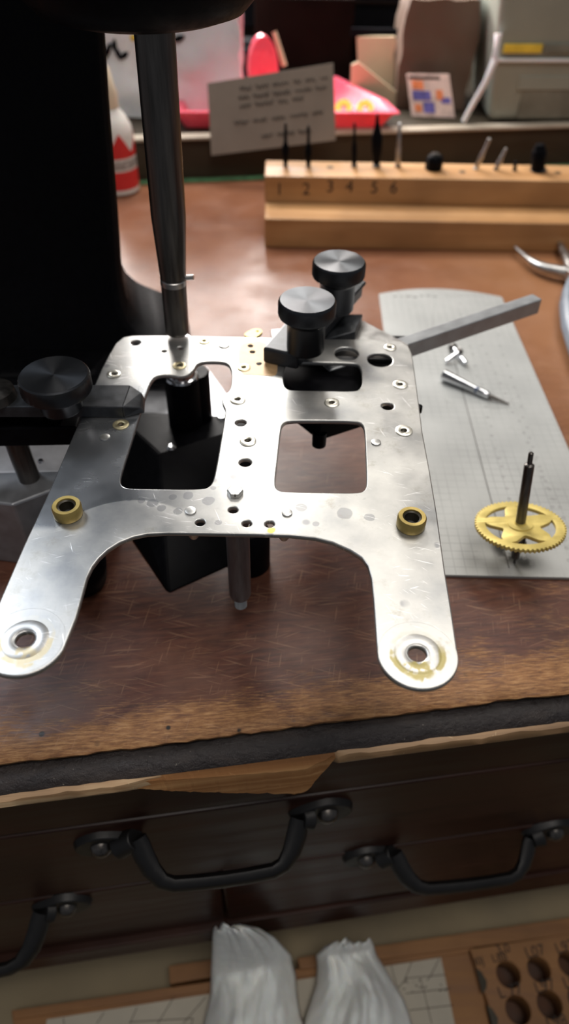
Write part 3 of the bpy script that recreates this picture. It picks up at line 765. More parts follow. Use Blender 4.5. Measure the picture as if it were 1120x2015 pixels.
subpart(MB().lathe(th+[(0, 0.0)], (px_, py_, ZB-52), n=28), 'thread', M['steel'], pil)
subpart(MB().lathe([(3.76, 0), (3.95, .3), (3.76, .8)], (px_, py_, ZB-11.5), n=32), 'scored_band', M['steel_bright'], pil, smooth=True)
# brass patch and tab on the plate
bp = [(472, 676), (500, 671), (520, 672), (536, 690), (546, 712), (546, 737), (536, 741), (492, 737), (474, 738), (468, 700)]
lp = smooth_loop([P(u, v, ZT) for u, v in bp], 2)
lp2 = [circ(P(u, v, ZT), size_at(r, P(u, v, ZT)), 16) for u, v, r in ((493, 681, 6), (497, 693, 6), (480, 724, 7), (510, 716, 6))]
o = sheet('brass_patch', [[(p.x, p.y) for p in lp]]+lp2, ZT-.02, ZT+.12, M['copper_patch'], plate, bev=.03); o['label'] = 'tarnished brass patch'
tb = [(476, 664), (495, 652), (510, 650), (518, 656), (510, 664), (500, 670)]
tc_ = P(507, 656, ZB-1)
lp = smooth_loop([P(u, v, ZB-1) for u, v in tb], 2)
o = sheet('brass_tab', [[(p.x, p.y) for p in lp], circ(tc_, size_at(3, tc_), 14)], ZB-1.2, ZB, M['brass'], plate, bev=.1); o['label'] = 'small brass tab behind the edge'
c = P(827, 803, ZB-1); MB().lathe([(0, 1), (1.4, .8), (1.4, -1.5), (0, -1.6)], (c.x-.6, c.y, ZB-1), n=16).build('edge_stud', M['black'], plate, smooth=True)

# ================================================================== GAUGE PLATE ON THE BENCH
gp = {k_: P(u, v, 1.6) for k_, (u, v) in dict(tl=(746, 578), tr=(988, 584), br=(1232, 1139), bl=(822, 1130)).items()}
go = (gp['bl']+gp['br'])/2
gx = (gp['br']-gp['bl']); gx.z = 0; gx.normalize(); gy = Vector((-gx.y, gx.x, 0))
gyaw = math.atan2(gx.y, gx.x)
def gl(p): d = Vector(p)-go; return Vector((d.dot(gx), d.dot(gy)))
tl, tr, br_, bl = [gl(gp[k_]) for k_ in ('tl', 'tr', 'br', 'bl')]
top_mid = gl(P(860, 567, 1.6))
arcp = []
for i in range(17):
    t_ = i/16; arcp.append(tr*(1-t_)**2 + top_mid*1.0*2*t_*(1-t_) + tl*t_**2 + (top_mid-(tr+tl)/2)*2*t_*(1-t_)*.9)
gpoly = [bl, br_]+arcp
mt, t, bs = nt('grey_gauge_sheet')
v = coords(t)
n1 = noise_n(t, v, 30, 4); base_c = ramp(t, n1, [(.3, (.34, .345, .335)), (.7, (.43, .435, .42))])
br = N(t, 'ShaderNodeTexBrick'); br.offset = 0; br.inputs['Scale'].default_value = 1
br.inputs['Brick Width'].default_value = .0042; br.inputs['Row Height'].default_value = .0042; br.inputs['Mortar Size'].default_value = .00022; br.inputs['Mortar Smooth'].default_value = .3
L(t, v, br.inputs['Vector'])
gf = math_n(t, 'MULTIPLY', br.outputs['Fac'], mapr(t, noise_n(t, v, 24, 3), .38, .6, .05, .45))
cc = mixc(t, gf, base_c, (.16, .165, .16))
sm = mapr(t, noise_n(t, v, 60, 5, .7), .6, .75, 0, .5); cc = mixc(t, sm, cc, (.18, .18, .17))
for (u_, v_, r_s) in ((1002, 1090, 7.5), (1030, 1105, 6.0), (985, 1078, 5.0)):  # grease smudge with the wheel's shadow painted into it
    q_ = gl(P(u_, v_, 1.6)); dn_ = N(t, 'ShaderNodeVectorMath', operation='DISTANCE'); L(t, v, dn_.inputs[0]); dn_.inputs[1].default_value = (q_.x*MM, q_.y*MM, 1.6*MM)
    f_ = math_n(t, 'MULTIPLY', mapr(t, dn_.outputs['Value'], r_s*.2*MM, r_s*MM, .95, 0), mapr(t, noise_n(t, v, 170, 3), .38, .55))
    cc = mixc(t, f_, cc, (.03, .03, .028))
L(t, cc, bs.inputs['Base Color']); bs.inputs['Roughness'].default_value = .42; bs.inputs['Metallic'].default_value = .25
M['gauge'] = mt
gauge = thing('gauge_sheet', 'grey engraved gauge sheet with a rounded far end lying on the bench', 'gauge', (0, 0, 0))
gauge.location = Vector((go.x, go.y, 0))*MM; gauge.rotation_euler = (0, 0, gyaw)
ORG[gauge.name] = [0, 0, 0]
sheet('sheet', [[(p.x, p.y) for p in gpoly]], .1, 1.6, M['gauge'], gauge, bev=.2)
a, b2 = gl(P(892, 700, 1.6)), gl(P(1002, 1118, 1.6))
a2 = a+(a-b2)*.18
dd = (b2-a2).normalized(); nn = Vector((-dd.y, dd.x))*.18
MB().prism([a2+nn, a2-nn, b2-nn, b2+nn], 1.58, 1.64).build('centre_line', M['ink2'] if 'ink2' in M else M['steel_dark'], gauge)
# printed marks, one joined sheet of flat print
mk = MB()
for i in range(26):
    for (u, v) in ((930+i*9, 640+i*19), (905+i*5, 600+i*20), (960+i*6.5, 600+i*20)):
        if v > 1110: continue
        q = gl(P(u+random.uniform(-3, 3), v+random.uniform(-3, 3), 1.6)); r = .8
        mk.lathe([(r*.6, 0), (r, .03), (r, 0)], (q.x, q.y, 1.6), n=10)
for i in range(7):
    q = gl(P(778+i*13, 583+random.uniform(-2, 2), 1.6)); mk.box((q.x, q.y, 1.6), (1.6+random.random()*2, 1.8, .06), rz=.1)
for i in range(12):
    q = gl(P(880+i*8, 582, 1.6)); mk.box((q.x, q.y, 1.6), (1.0, 1.2, .06))
for i in range(10):
    q = gl(P(855-i*.5, 600+i*6, 1.6)); mk.box((q.x, q.y, 1.6), (.5, 1.4, .06))
mo = mk.build('printed_marks', simple('faint_print', (.22, .22, .21), .6, 0, .2, 200, 0), gauge); mo['kind'] = 'stuff'
# spots of the grease smear and painted shadow under the wheel
for i, (u, v, r) in enumerate(((1000, 1092, 3.0), (985, 1080, 2.2), (1018, 1100, 2.4))):
    q_ = gl(P(u, v, 1.6))

# brass wheel on its arbor
foot = P(1012, 1108, 1.7)
gcv = ray(1022, 1027).normalized()
upv = (RGT*21-DWN*137).normalized()
ca = math.radians(56)
naxis = (-gcv*math.cos(ca)+upv*math.sin(ca)).normalized()
if naxis.z < 0: naxis = -naxis
LB = 17.5
wheel = thing('clock_gear', 'yellow brass toothed clock gear upright on its steel arbor on the grey sheet', 'gear', tuple(foot))
GC = foot+naxis*LB
fm = naxis.to_track_quat('Z', 'Y').to_matrix()
tx = (RGT-naxis*RGT.dot(naxis)).normalized(); ty = naxis.cross(tx)
R = size_at(87, GC); nt_ = 62; lo = []
for i in range(nt_):
    for f, rr in ((-.28, .955), (-.20, .995), (.20, .995), (.28, .955)):
        a_ = 2*PI*(i+f)/nt_; lo.append((R*rr*math.cos(a_), R*rr*math.sin(a_)))
wl = [lo]
for k_ in range(5):
    am = math.radians(-90+72*k_); hw = math.radians(29); ins = []
    for i in range(15):
        s_ = -1+2*i/14; ins.append((R*.77*math.cos(am+s_*hw), R*.77*math.sin(am+s_*hw)))
    for i in range(1, 14):
        s_ = 1-2*i/14; rr = R*(.43+.33*abs(s_)**1.8); ins.append((rr*math.cos(am+s_*hw*.86), rr*math.sin(am+s_*hw*.86)))
    wl.append(ins)
wl.append(circ((0, 0), 1.2, 16))
me = curve_mesh(wl, -.75, .75, .06, 1)
F4 = Matrix((tx, ty, naxis)).transposed().to_4x4(); F4.translation = GC-foot
me.transform(F4); me.transform(Matrix.Scale(MM, 4)); finish('toothed_disc', me, M['brass_gear'], wheel, True)
MB().lathe([(0, 0), (.5, .2), (.6, 2.6), (1.6, 2.8), (1.75, 6), (1.75, 16)], foot, naxis, 20).build('lower_arbor', M['steel_dark'], wheel, smooth=True)
pin = MB(); pin.lathe([(3.4, 0), (3.4, .6), (1.6, .6)], foot+naxis*15.4, naxis, 24); pin.lathe([(3.4, 0), (3.4, .6), (1.6, .6)], foot+naxis*9.5, naxis, 24)
for i in range(8):
    a_ = 2*PI*i/8; o_ = (tx*math.cos(a_)+ty*math.sin(a_))*2.7; pin.rod(foot+naxis*9.6+o_, foot+naxis*15.8+o_, .42, n=8)
pin.build('lantern_pinion', M['steel_dark'], wheel, smooth=True)
MB().lathe([(2.2, .6), (4.6, .7), (4.6, 1.15), (2.2, 1.3), (2.0, 1.9), (0, 1.9)], GC, naxis, 36).build('hub', M['brass_gear'], wheel, smooth=True)
tip = PN(1043, 888, GC, naxis.cross(RGT).normalized()) if False else GC+naxis*size_at(167, GC)*1.0
LA = 31.5
MB().lathe([(1.9, .6), (1.85, LA-5.2), (1.45, LA-4.8), (.95, LA-4.6), (.95, LA-.4), (.6, LA), (0, LA)], GC, naxis, 28).build('arbor', M['steel_dark'], wheel, smooth=True)

# small steel pieces on the sheet
z0 = 1.6
a_ = P(872, 737, z0+3.2); b_ = P(963, 779, z0+1.9); d_ = (b_-a_).normalized(); ln = (b_-a_).length
ctr = thing('centre_punch', 'short bright tapered steel pin with a dark point on the grey sheet', 'pin', (a_.x, a_.y, z0))
MB().lathe([(0, 0), (2.9, .2), (3.0, 1), (1.75, ln*.72), (1.75, ln*.74), (2.0, ln*.78), (2.0, ln*.97), (1.4, ln), (0, ln)], a_, d_, 28).build('body', M['steel_bright'], ctr, smooth=True)
e_ = P(1002, 795, z0+.6)
MB().rod(b_-d_*.3, e_, 1.15, .35, 14).build('point', M['steel_dark'], ctr, smooth=True)
MB().lathe([(1.8, 0), (1.85, .2), (1.85, 1.6), (1.8, 1.8)], a_+d_*ln*.72, d_, 24).build('band', simple('blued_steel', (.05, .09, .2), .25, .9, .2, 100, 0), ctr, smooth=True)
def screw(a, b, r, label):
    a = Vector(a); b = Vector(b); s = thing('steel_screw', label, 'screw', (a.x, a.y, z0), 'small screws on the grey sheet')
    d = (b-a).normalized(); l = (b-a).length
    MB().lathe([(0, 0), (r*1.7, 0), (r*1.7, 1.6), (r, 1.8)], a, d, 24).build('head', M['steel_dark'], s, smooth=True)
    MB().lathe([(r, 1.6), (r, l-.4), (r*.7, l), (0, l)], a, d, 20).build('shank', M['steel_bright'], s, smooth=True)
screw(P(890, 682, z0+2.4), P(917, 716, z0+1.5), 1.4, 'bright steel screw lying head down under the grey bar, right of the pair')
screw(P(907, 690, z0+4.4), P(877, 712, z0+1.3), 1.1, 'thin bright steel screw crossing over the other, pointing to the plate')

# ================================================================== PINE BIT STAND
bk = thing('bit_stand', 'stepped pale pine block with numbered holes holding steel bits', 'tool stand', tuple(P(520, 487)))
F0, F1 = P(521, 487), P(1120, 497)
fx = (F1-F0); fx.z = 0; fx.normalize(); fy = Vector((-fx.y, fx.x, 0)); LEN = 420
def BK(a, b_, z): return F0+fx*a+fy*b_+Vector((0, 0, z))
def bp2(pts): return [(q.x, q.y) for q in pts]
r430 = P(518, 430, 0); zst = PY(518, 430, F0.y).z; 
dS = 27.0; zU = PY(518, 346, F0.y+dS).z; dT = PY(515, 315, 1).y
topb = P(515, 315, zU).y-(F0.y+dS)
q = MB().prism(bp2([BK(0, 0, 0), BK(LEN, 0, 0), BK(LEN, dS+topb, 0), BK(0, dS+topb, 0)]), .1, zst); q.build('lower_block', M['pine'], bk, bev=.8)
q = MB().prism(bp2([BK(-.6, dS, 0), BK(LEN, dS, 0), BK(LEN, dS+topb, 0), BK(-.6, dS+topb, 0)]), zst, zU); q.build('upper_block', M['pine'], bk, bev=.8)
for i, (u, v, s) in enumerate(((550, 373, '1'), (603, 373, '2'), (650, 368, '3'), (688, 368, '4'), (737, 370, '5'), (775, 370, '6'))):
    p_ = PN(u, v, BK(0, dS-.15, 0), fy)
    o = put_text('number', s, 11, M['ink'], bk, frame(p_, fx, Vector((0, 0, 1))), tuple(ORG[bk.name]))
for (u, v) in ((650, 329), (1098, 340), (910, 338)):
    p_ = P(u, v, zU); MB().lathe([(0, .05), (2.0, .05), (2.2, .12), (2.4, 0)], (p_.x, p_.y, zU), n=18).build('drilled_hole', M['bore'], bk)
def bit(u, v, ut, vt, prof, mat, label, cat='drill bit'):
    a = P(u, v, zU); b_ = PY(ut, vt, a.y); d = (b_-a).normalized(); l = (b_-a).length
    o = thing('steel_bit', label, cat, (a.x, a.y, zU), 'bits standing in the pine block')
    MB().lathe([(0, -1)]+[(r, h*l) for r, h in prof]+[(0, l)], a, d, 20).build('shank', mat[0], o, smooth=True)
    MB().lathe([(prof[0][0]*1.35, 0), (prof[0][0]*1.35, .03*l), (prof[0][0], .05*l)], a, d, 20).build('collar', mat[1], o, smooth=True)
    return o
D, S_ = (M['black'], M['steel_dark']), (M['steel'], M['steel_dark'])
thin = [(1.3, 0), (1.6, .1), (2.6, .22), (2.4, .45), (1.2, .55), (.9, .95)]
bit(562, 327, 562, 240, thin, D, 'slim black bit at the left end of the pine block')
bit(607, 328, 607, 245, thin, D, 'slim black bit next right of the one at the left end')
bit(697, 328, 698, 240, [(1.6, 0), (1.8, .45), (1.0, .6), (.8, .95)], D, 'slim black bit just left of the thickest tall one')
bit(741, 328, 743, 222, [(2.2, 0), (2.4, .1), (3.6, .3), (3.9, .55), (2.6, .68), (1.5, .8), (1.0, .95)], D, 'tallest and thickest black bit above the number 5')
bit(783, 328, 787, 240, [(1.7, 0), (1.9, .4), (1.3, .6), (1.0, .95)], (M['steel'], M['steel_dark']), 'grey steel bit standing above the number 6')
bit(936, 333, 965, 270, [(1.5, 0), (1.6, .3), (1.9, .35), (1.2, .6), (1.3, .95)], (M['steel'], M['steel']), 'leaning bright steel bit, taller of the two that lean')
bit(976, 334, 997, 290, [(1.5, 0), (1.8, .4), (1.2, .6), (1.0, .95)], (M['steel'], M['steel_dark']), 'leaning steel bit, shorter of the two that lean')
bit(1013, 336, 1015, 316, [(1.3, 0), (1.2, .9)], D, 'tiny dark bit stub barely out of the block')
bit(1058, 336, 1063, 282, [(4.6, 0), (4.9, .3), (5.0, .7), (4.2, .78), (3.0, .96)], D, 'stout black bit with a grey tip near the right end', 'drill bit')
a = P(853, 333, zU)
o = thing('chuck_block', 'squat black chuck piece sitting on top of the pine block', 'chuck', (a.x, a.y, zU))
MB().lathe([(0, 0), (6, 0), (6.3, 6), (5, 9), (0, 9.4)], (a.x, a.y, zU), n=8).build('body', M['black'], o, bev=.5)
MB().lathe([(2.4, 8.8), (2.6, 10.2), (1.6, 10.6), (0, 10.6)], (a.x, a.y, zU), n=16).build('screw', M['steel_dark'], o, smooth=True)

# ================================================================== PLIERS at the right edge
pr = P(1128, 540, 6)
pl = thing('pliers', 'steel bent-nose pliers with dull blue grips beside the pine block', 'pliers', (pr.x, pr.y, 0))
zp = 6
MB().tube([P(1014, 486, zp), P(1036, 506, zp), P(1052, 518, zp), P(1075, 528, zp), P(1100, 533, zp), P(1130, 538, zp)], [1.0, 1.8, 3.0, 3.8, 4.2, 5.5], 14, .8).build('jaw', M['steel'], pl, smooth=True)
MB().tube([P(1090, 455, zp), P(1104, 484, zp), P(1118, 512, zp), P(1133, 540, zp)], [1.1, 2.2, 3.4, 5.0], 14, .8).build('jaw', M['steel'], pl, smooth=True)
MB().lathe([(6.5, -3), (6.5, 3.6), (5, 4.4), (0, 4.6)], (pr.x+1, pr.y, zp), n=28).build('pivot', M['steel'], pl, smooth=True)
gripm = simple('dull_blue_grip', (.13, .16, .20), .45, 0, .2, 80, .1)
MB().tube([P(1130, 548, zp), P(1124, 575, zp+1), P(1122, 600, zp+2), P(1126, 640, zp+2), P(1140, 690, zp+1), P(1165, 760, zp)], [3.6, 5.2, 6.0, 6.0, 5.5, 5], 18).build('grip', gripm, pl, smooth=True)
MB().tube([P(1140, 545, zp), P(1165, 560, zp+1), P(1200, 600, zp+2), P(1225, 660, zp+2)], [3.4, 4.6, 5.4, 5.0], 16).build('grip', gripm, pl, smooth=True)

# ================================================================== THINGS ON AND BEFORE THE LEDGE
# bottle
bc = P(230, 386); bc = Vector((bc.x, bc.y+12, 0))
bo = thing('glue_bottle', 'white squeeze bottle with a red label and pale nozzle by the ledge', 'bottle', tuple(bc))
r_ = 15.5
MB().lathe([(0, 0), (r_*.9, .2), (r_, 2), (r_, 40), (r_*.95, 46), (r_*.72, 53), (r_*.5, 57), (r_*.45, 60), (0, 60)], bc, n=48).build('body', M['bottle'], bo, smooth=True)
MB().lathe([(r_*.5, 58), (r_*.52, 67), (r_*.42, 72), (r_*.30, 82), (r_*.2, 84), (0, 84)], bc, n=36).build('nozzle_cap', M['cream'], bo, smooth=True)
MB().lathe([(2.6, 83), (2.2, 92), (1.2, 99), (0, 99.5)], bc, n=20).build('tip', M['black'], bo, smooth=True)
def band(z0_, z1_, a0, a1, name, mat, dr=.15, shape=None):
    q = MB(); n = 26; vs = []; fs = []
    for i in range(n+1):
        a = math.radians(a0+(a1-a0)*i/n); zt_ = z1_ if shape is None else shape(i/n, z0_, z1_)
        for z in (z0_, zt_): vs.append((bc.x+(r_+dr)*math.cos(a), bc.y+(r_+dr)*math.sin(a), z))
    for i in range(n): fs.append((2*i, 2*i+2, 2*i+3, 2*i+1))
    return q.add(vs, fs).build(name, mat, bo, smooth=True)
band(5, 18, -130, 10, 'label_panel', M['red'])
band(27, 44, -130, 10, 'label_emblem', M['red'], .15, lambda t_, a, b_: a+3+(b_-a-3)*abs(((t_*4) % 2)-1))
band(19.5, 25.5, -120, 0, 'label_stripe', simple('grey_lettering', (.35, .33, .31), .5, 0, .5, 400, 0), .18)
# card with handwriting
card = thing('note_card', 'grey card with handwritten lines, tilted against the ledge', 'card', tuple(PY(535, 290, 590)))
cy_ = 588.0
cp = [PY(416, 306, cy_), PY(661, 276, cy_), PY(656, 124, cy_+8), PY(408, 164, cy_+8)]
cx = (cp[1]-cp[0]).normalized(); cyv = (cp[3]-cp[0]); cn = cx.cross(cyv).normalized(); 
if cn.y > 0: cn = -cn
MB().hull([p_-cn*.5 for p_ in cp], cp).build('sheet', M['card'], card)
cw = (cp[1]-cp[0]).length; ch = cyv.length; cyd = (cyv-cx*cyv.dot(cx)).normalized()
for li, (yy, xa, xb) in enumerate(((.86, .30, .95), (.74, .28, .90), (.63, .28, .80), (.41, .22, .85), (.18, .42, .74))):
    q = MB(); x = xa*cw
    while x < xb*cw:
        wl_ = random.uniform(6, 14); n = int(wl_/.55); pp = []
        for i in range(n+1):
            pp.append(cp[0]+cx*(x+i*.55)+cyd*(yy*ch+math.sin(i*1.35)*1.15+random.uniform(-.7, .7))+cn*.35)
        q.tube(pp, .34, 5); x += wl_+3
    q.build('handwriting', M['ink'], card)
# pink tray
tz0, tz1 = LZ, LZ+18
c0 = P(352, 262, LZ); c1 = P(752, 258, LZ)
tro = thing('pink_tray', 'translucent pink plastic tray on the ledge behind the card', 'tray', ((c0.x+c1.x)/2, c0.y+50, LZ))
fB = [Vector((-84, 612, 0)), Vector((70, 622, 0)), Vector((63, 648, 0)), Vector((30, 706, 0)), Vector((-50, 716, 0)), Vector((-84, 690, 0))]
fT = [Vector((-90, 606, 0)), Vector((79, 616, 0)), Vector((72, 648, 0)), Vector((36, 716, 0)), Vector((-56, 726, 0)), Vector((-92, 694, 0))]
def ringpts(L_, z, k=1.0):
    c = sum(L_, Vector())/len(L_); return [Vector((c.x+(p.x-c.x)*k, c.y+(p.y-c.y)*k, z)) for p in L_]
q = MB(); n = 6
rings = [ringpts(fB, LZ+.2), ringpts(fT, LZ+12), ringpts(fT, LZ+13, 1.05), ringpts(fT, LZ+14, 1.05), ringpts(fT, LZ+14, .96), ringpts(fB, LZ+2.2, .96)]
vs = [p_ for r in rings for p_ in r]; fs = []
for i in range(len(rings)-1):
    for k_ in range(n): fs.append((i*n+k_, i*n+(k_+1) % n, (i+1)*n+(k_+1) % n, (i+1)*n+k_))
fs += [tuple(range(n))[::-1], tuple(range((len(rings)-1)*n, len(rings)*n))]
q.add(vs, fs).build('shell', M['pink'], tro, bev=1.2, smooth=True)
MB().box((-62, 664, LZ+7.5), (3, 84, 11)).build('divider', M['pink'], tro, bev=.6)
MB().box((-73, 650, LZ+7.5), (20, 2.5, 11)).build('divider', M['pink'], tro, bev=.6)
for (u, v) in ((677, 205), (720, 203)):
    p_ = PY(u, v, 640); p_ = Vector((p_.x, 640, LZ+9.2))
    s_ = tag(MB().lathe([(2.4, -1.2), (6.6, -1.2), (7, 0), (6.4, 1.5), (2.6, 1.5), (2.2, .2), (2.4, -1.2)], p_, (0, -.75, .66), 28).build('brass_ring', M['yellow'], None, smooth=True),
             'yellow ring in the pink tray, '+('nearer the card' if u < 700 else 'at the right corner'), 'ring', 'yellow rings in the tray'); rebase(s_, p_)
# upright red scoop behind the card
sc_ = MB(); cs = PY(520, 140, 655)
vs = []; fs = []; n = 20
for rr, yy in ((1.0, 0), (1.0, 9), (.78, 9), (.74, 2)):
    for i in range(n):
        a = 2*PI*i/n; vs.append((cs.x+11.5*rr*math.cos(a)-yy*.3, 655+yy, 62+24*rr*math.sin(a)))
for i in range(3):
    for k_ in range(n): fs.append((i*n+k_, i*n+(k_+1) % n, (i+1)*n+(k_+1) % n, (i+1)*n+k_))
fs += [tuple(range(n)), tuple(range(3*n, 4*n))]
s_ = tag(sc_.add(vs, fs).build('red_scoop', M['pink'], None, smooth=True), 'upright pinkish red oval scoop standing in the tray behind the card', 'scoop'); rebase(s_, (cs.x, 655, 36))
# cream stick next to it
s_ = tag(MB().rod(PY(560, 130, 660), PY(540, 62, 664), 2.2, 1.8, 12).build('wooden_stick', M['cardboard'], None, smooth=True), 'pale stick leaning behind the card', 'stick')

def lumpy(name, box_, mat, label, cat, amp=3, seed=0, seg=14, wr=.05, lean=0, taper=0):
    "soft plastic bundle: subdivided box pushed about by noise"
    (x0, x1), (y0, y1), (z0_, z1_) = box_
    bm = bmesh.new(); bmesh.ops.create_cube(bm, size=1)
    bmesh.ops.subdivide_edges(bm, edges=bm.edges, cuts=seg, use_grid_fill=True)
    for vv_ in bm.verts:
        p_ = vv_.co.copy(); hz = p_.z+.5
        s_ = 1-taper*hz; sx_ = 1-.10*abs(2*p_.z)**4
        q_ = Vector(((x0+x1)/2+p_.x*(x1-x0)*s_*sx_+lean*hz, (y0+y1)/2+p_.y*(y1-y0)*s_, z0_+hz*(z1_-z0_)))
        d_ = noise.noise_vector(q_*wr+Vector((seed, 0, 0)))*amp + noise.noise_vector(q_*wr*3+Vector((seed, 5, 0)))*amp*.35
        d_.z *= min(1, hz*4); vv_.co = q_+d_
    me = bpy.data.meshes.new(name); bm.to_mesh(me); bm.free()
    c_ = Vector(((x0+x1)/2, (y0+y1)/2, z0_)); me.transform(Matrix.Translation(-c_)); me.transform(Matrix.Scale(MM, 4))
    o = finish(name, me, mat, None, True); o.location = c_*MM; tag(o, label, cat); ORG[o.name] = list(c_); return o
wbag = lumpy('plastic_bag', ((-150, -42), (634, 690), (LZ+.3, 118)), M['bag'], 'bulging white plastic bag on the ledge behind the bottle', 'bag', 4, 1)
for (u, v, rr, sl_) in ((212, 100, .5, 6), (232, 105, -.4, 5), (246, 108, .9, 4), (225, 88, .2, 4), (352, 76, 1.3, 5)):
    p_ = PY(u, v, 634); q = MB().tube([p_+Vector((-sl_*math.sin(rr), 0, -sl_*math.cos(rr)))*.9, p_, p_+Vector((sl_*math.sin(rr), .5, sl_*math.cos(rr)))*.9], [1.2, 2.2, 1.0], 8)
    q.build('tool_shadow', M['black'], wbag)  # black tubes standing in for small tool shadows on the bag
q = MB().lathe([(0, 1), (1.8, .8), (2.4, 0)], PY(262, 74, 633), (0, -1, 0), 16).build('brass_dot', M['yellow'], wbag)
def crate(name, u0, u1, y, v0, z0_, depth, mat, label, cat, rz=0.0, bev=1.2):
    a = PY(u0, v0, y); b_ = PY(u1, v0, y); w_ = b_.x-a.x; h_ = a.z-z0_
    c_ = ((a.x+b_.x)/2, y+depth/2, z0_)
    o = MB().box(((a.x+b_.x)/2, y+depth/2, z0_+h_/2), (w_, depth, h_), rz=rz).build(name, mat, None, bev=bev)
    rebase(o, c_); ORG[o.name] = list(c_); tag(o, label, cat); return o
bx = crate('small_black_box', 455, 492, 700, 96, LZ+.2, 22, M['black_case'], 'small black box standing behind the pink tray and card', 'box')
MB().box((Vector(ORG[bx.name])+Vector((0, 11, PY(455, 96, 700).z-LZ+1))), (24, 24, 3)).build('lid', M['black_case'], bx, bev=.8)
bx = crate('brown_box', 500, 700, 745, -6, LZ+.2, 60, M['dark_brown'], 'dark brown box behind the pink tray', 'box')
case = crate('black_case', 466, 862, 815, -70, 62, 90, M['black_case'], 'long black case across the top of the stacked boxes', 'case', .0, 3)
MB().box(Vector(ORG[case.name])+Vector((0, -47, 22)), (210, 3, 2)).build('seam_strip', M['dark_brown'], case)
rs = MB(); rs.box((ORG[case.name][0]-45, 862, LZ+15.2), (150, 50, 30)); rs.box((ORG[case.name][0]+80, 862, LZ+15.2), (60, 50, 30))
tag(rs.build('support_crate', M['dark_brown'], None, bev=1), 'dark crate pair carrying the long black case', 'crate')
bl_ = crate('blue_box', 858, 940, 830, -60, PY(900, 24, 830).z, 60, M['blue'], 'blue plastic box beside the long black case', 'box')
MB().box(Vector(ORG[bl_.name])+Vector((0, 0, 45)), (52, 62, 4)).build('lid_edge', M['blue'], bl_, bev=1)
us = crate('carton', 855, 945, 832, 30, LZ+.2, 56, M['tan_bag'], 'grey brown carton under the blue box', 'carton')
# cream folded card box
cb = thing('cream_carton', 'open cream cardboard carton standing behind the tray', 'carton', tuple(P(750, 225, LZ)))
q = MB(); a = [PY(702, 72, 720), PY(778, 72, 712), PY(800, 222, 706), PY(706, 215, 716)]
for p_ in a[2:]: p_.z = max(p_.z, LZ+.3)
q.hull([p_+Vector((0, 4, 0)) for p_ in a], a); q.build('front_panel', M['cardboard'], cb, bev=.4)
q = MB(); a = [PY(692, 128, 690), PY(705, 122, 688), PY(798, 196, 680), PY(795, 226, 680), PY(740, 226, 684), PY(690, 190, 690)]
for p_ in a: p_.z = max(p_.z, LZ+.3)
q.hull([p_+Vector((0, 3, 0)) for p_ in a], a); q.build('flap', M['cardboard'], cb, bev=.3)
MB().box(PY(742, 64, 722), (44, 4, 6)).build('dark_band', M['black_case'], cb)
lumpy('smoky_bag', ((86, 146), (676, 735), (LZ+.3, 108)), M['tan_bag'], 'smoky brown plastic bag between the carton and the clear tub', 'bag', 2.5, 8, lean=2)
# picture card
pc = [PY(808, 246, 652), PY(893, 246, 650), PY(884, 146, 660), PY(800, 146, 662)]
for p_ in pc[:2]: p_.z = LZ+1.2
pcx = (pc[1]-pc[0]); pcy = (pc[3]-pc[0])
pk = thing('picture_card', 'small printed picture card with orange and violet patches on the ledge', 'card', tuple(pc[0]))
MB().hull([p_+Vector((0, 1, 0)) for p_ in pc], pc).build('card_sheet', M['flesh'], pk)
def patch(x0, x1, y0, y1, mat, nm):
    q = [pc[0]+pcx*x+pcy*y for x, y in ((x0, y0), (x1, y0), (x1, y1), (x0, y1))]
    MB().hull([p_+Vector((0, .1, 0)) for p_ in q], [p_-Vector((0, .35, 0)) for p_ in q]).build(nm, mat, pk)
patch(.04, .96, .90, .96, M['dark_brown'], 'printed_border'); patch(.10, .36, .66, .86, M['orange'], 'printed_patch')
patch(.08, .5, .40, .62, M['violet'], 'printed_patch'); patch(.30, .56, .10, .36, M['violet'], 'printed_patch')
patch(.62, .78, .42, .66, M['orange'], 'printed_patch'); patch(.72, .94, .34, .48, M['violet'], 'printed_patch'); patch(.10, .26, .12, .3, M['orange'], 'printed_patch')
# frosted tub at the right
tx0, tx1 = PY(945, 200, 645).x, PY(945, 200, 645).x+170
tb_ = thing('frosted_tub', 'large frosted clear plastic tub with a yellow stripe at the right', 'tub', (tx0+85, 690, LZ))
q = MB(); rb = [(tx0+10, 645), (tx1, 660), (tx1, 740), (tx0+10, 730)]; rt = [(tx0-3, 636), (tx1+6, 650), (tx1+6, 750), (tx0-3, 740)]
q.hull([(x, y, LZ+.3) for x, y in rb], [(x, y, 128) for x, y in rt]); q.build('body', M['frost'], tb_, bev=5, segs=4, smooth=True)
q = MB(); q.hull([(x, y, 128.2) for x, y in [(a-(2 if a < tx1 else -2), b_) for a, b_ in rt]], [(x, y, 134) for x, y in rt]); q.build('lid', M['bag'], tb_, bev=1.5)
e = Vector((tx1-tx0+4, 13, 0)).normalized()
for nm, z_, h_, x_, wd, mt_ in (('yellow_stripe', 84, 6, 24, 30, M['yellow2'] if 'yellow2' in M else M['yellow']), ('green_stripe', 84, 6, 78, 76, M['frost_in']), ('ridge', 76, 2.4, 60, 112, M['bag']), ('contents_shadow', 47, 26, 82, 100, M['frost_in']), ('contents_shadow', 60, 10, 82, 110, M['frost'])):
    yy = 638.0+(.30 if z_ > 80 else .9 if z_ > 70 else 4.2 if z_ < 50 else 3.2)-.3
    c_ = Vector((tx0+x_, yy+x_*.085, z_)); MB().box(c_, (wd, 1.6, h_), rot=Matrix((e, Vector((-e.y, e.x, 0)), Vector((0, 0, 1)))).transposed()).build(nm, mt_, tb_, bev=.5)
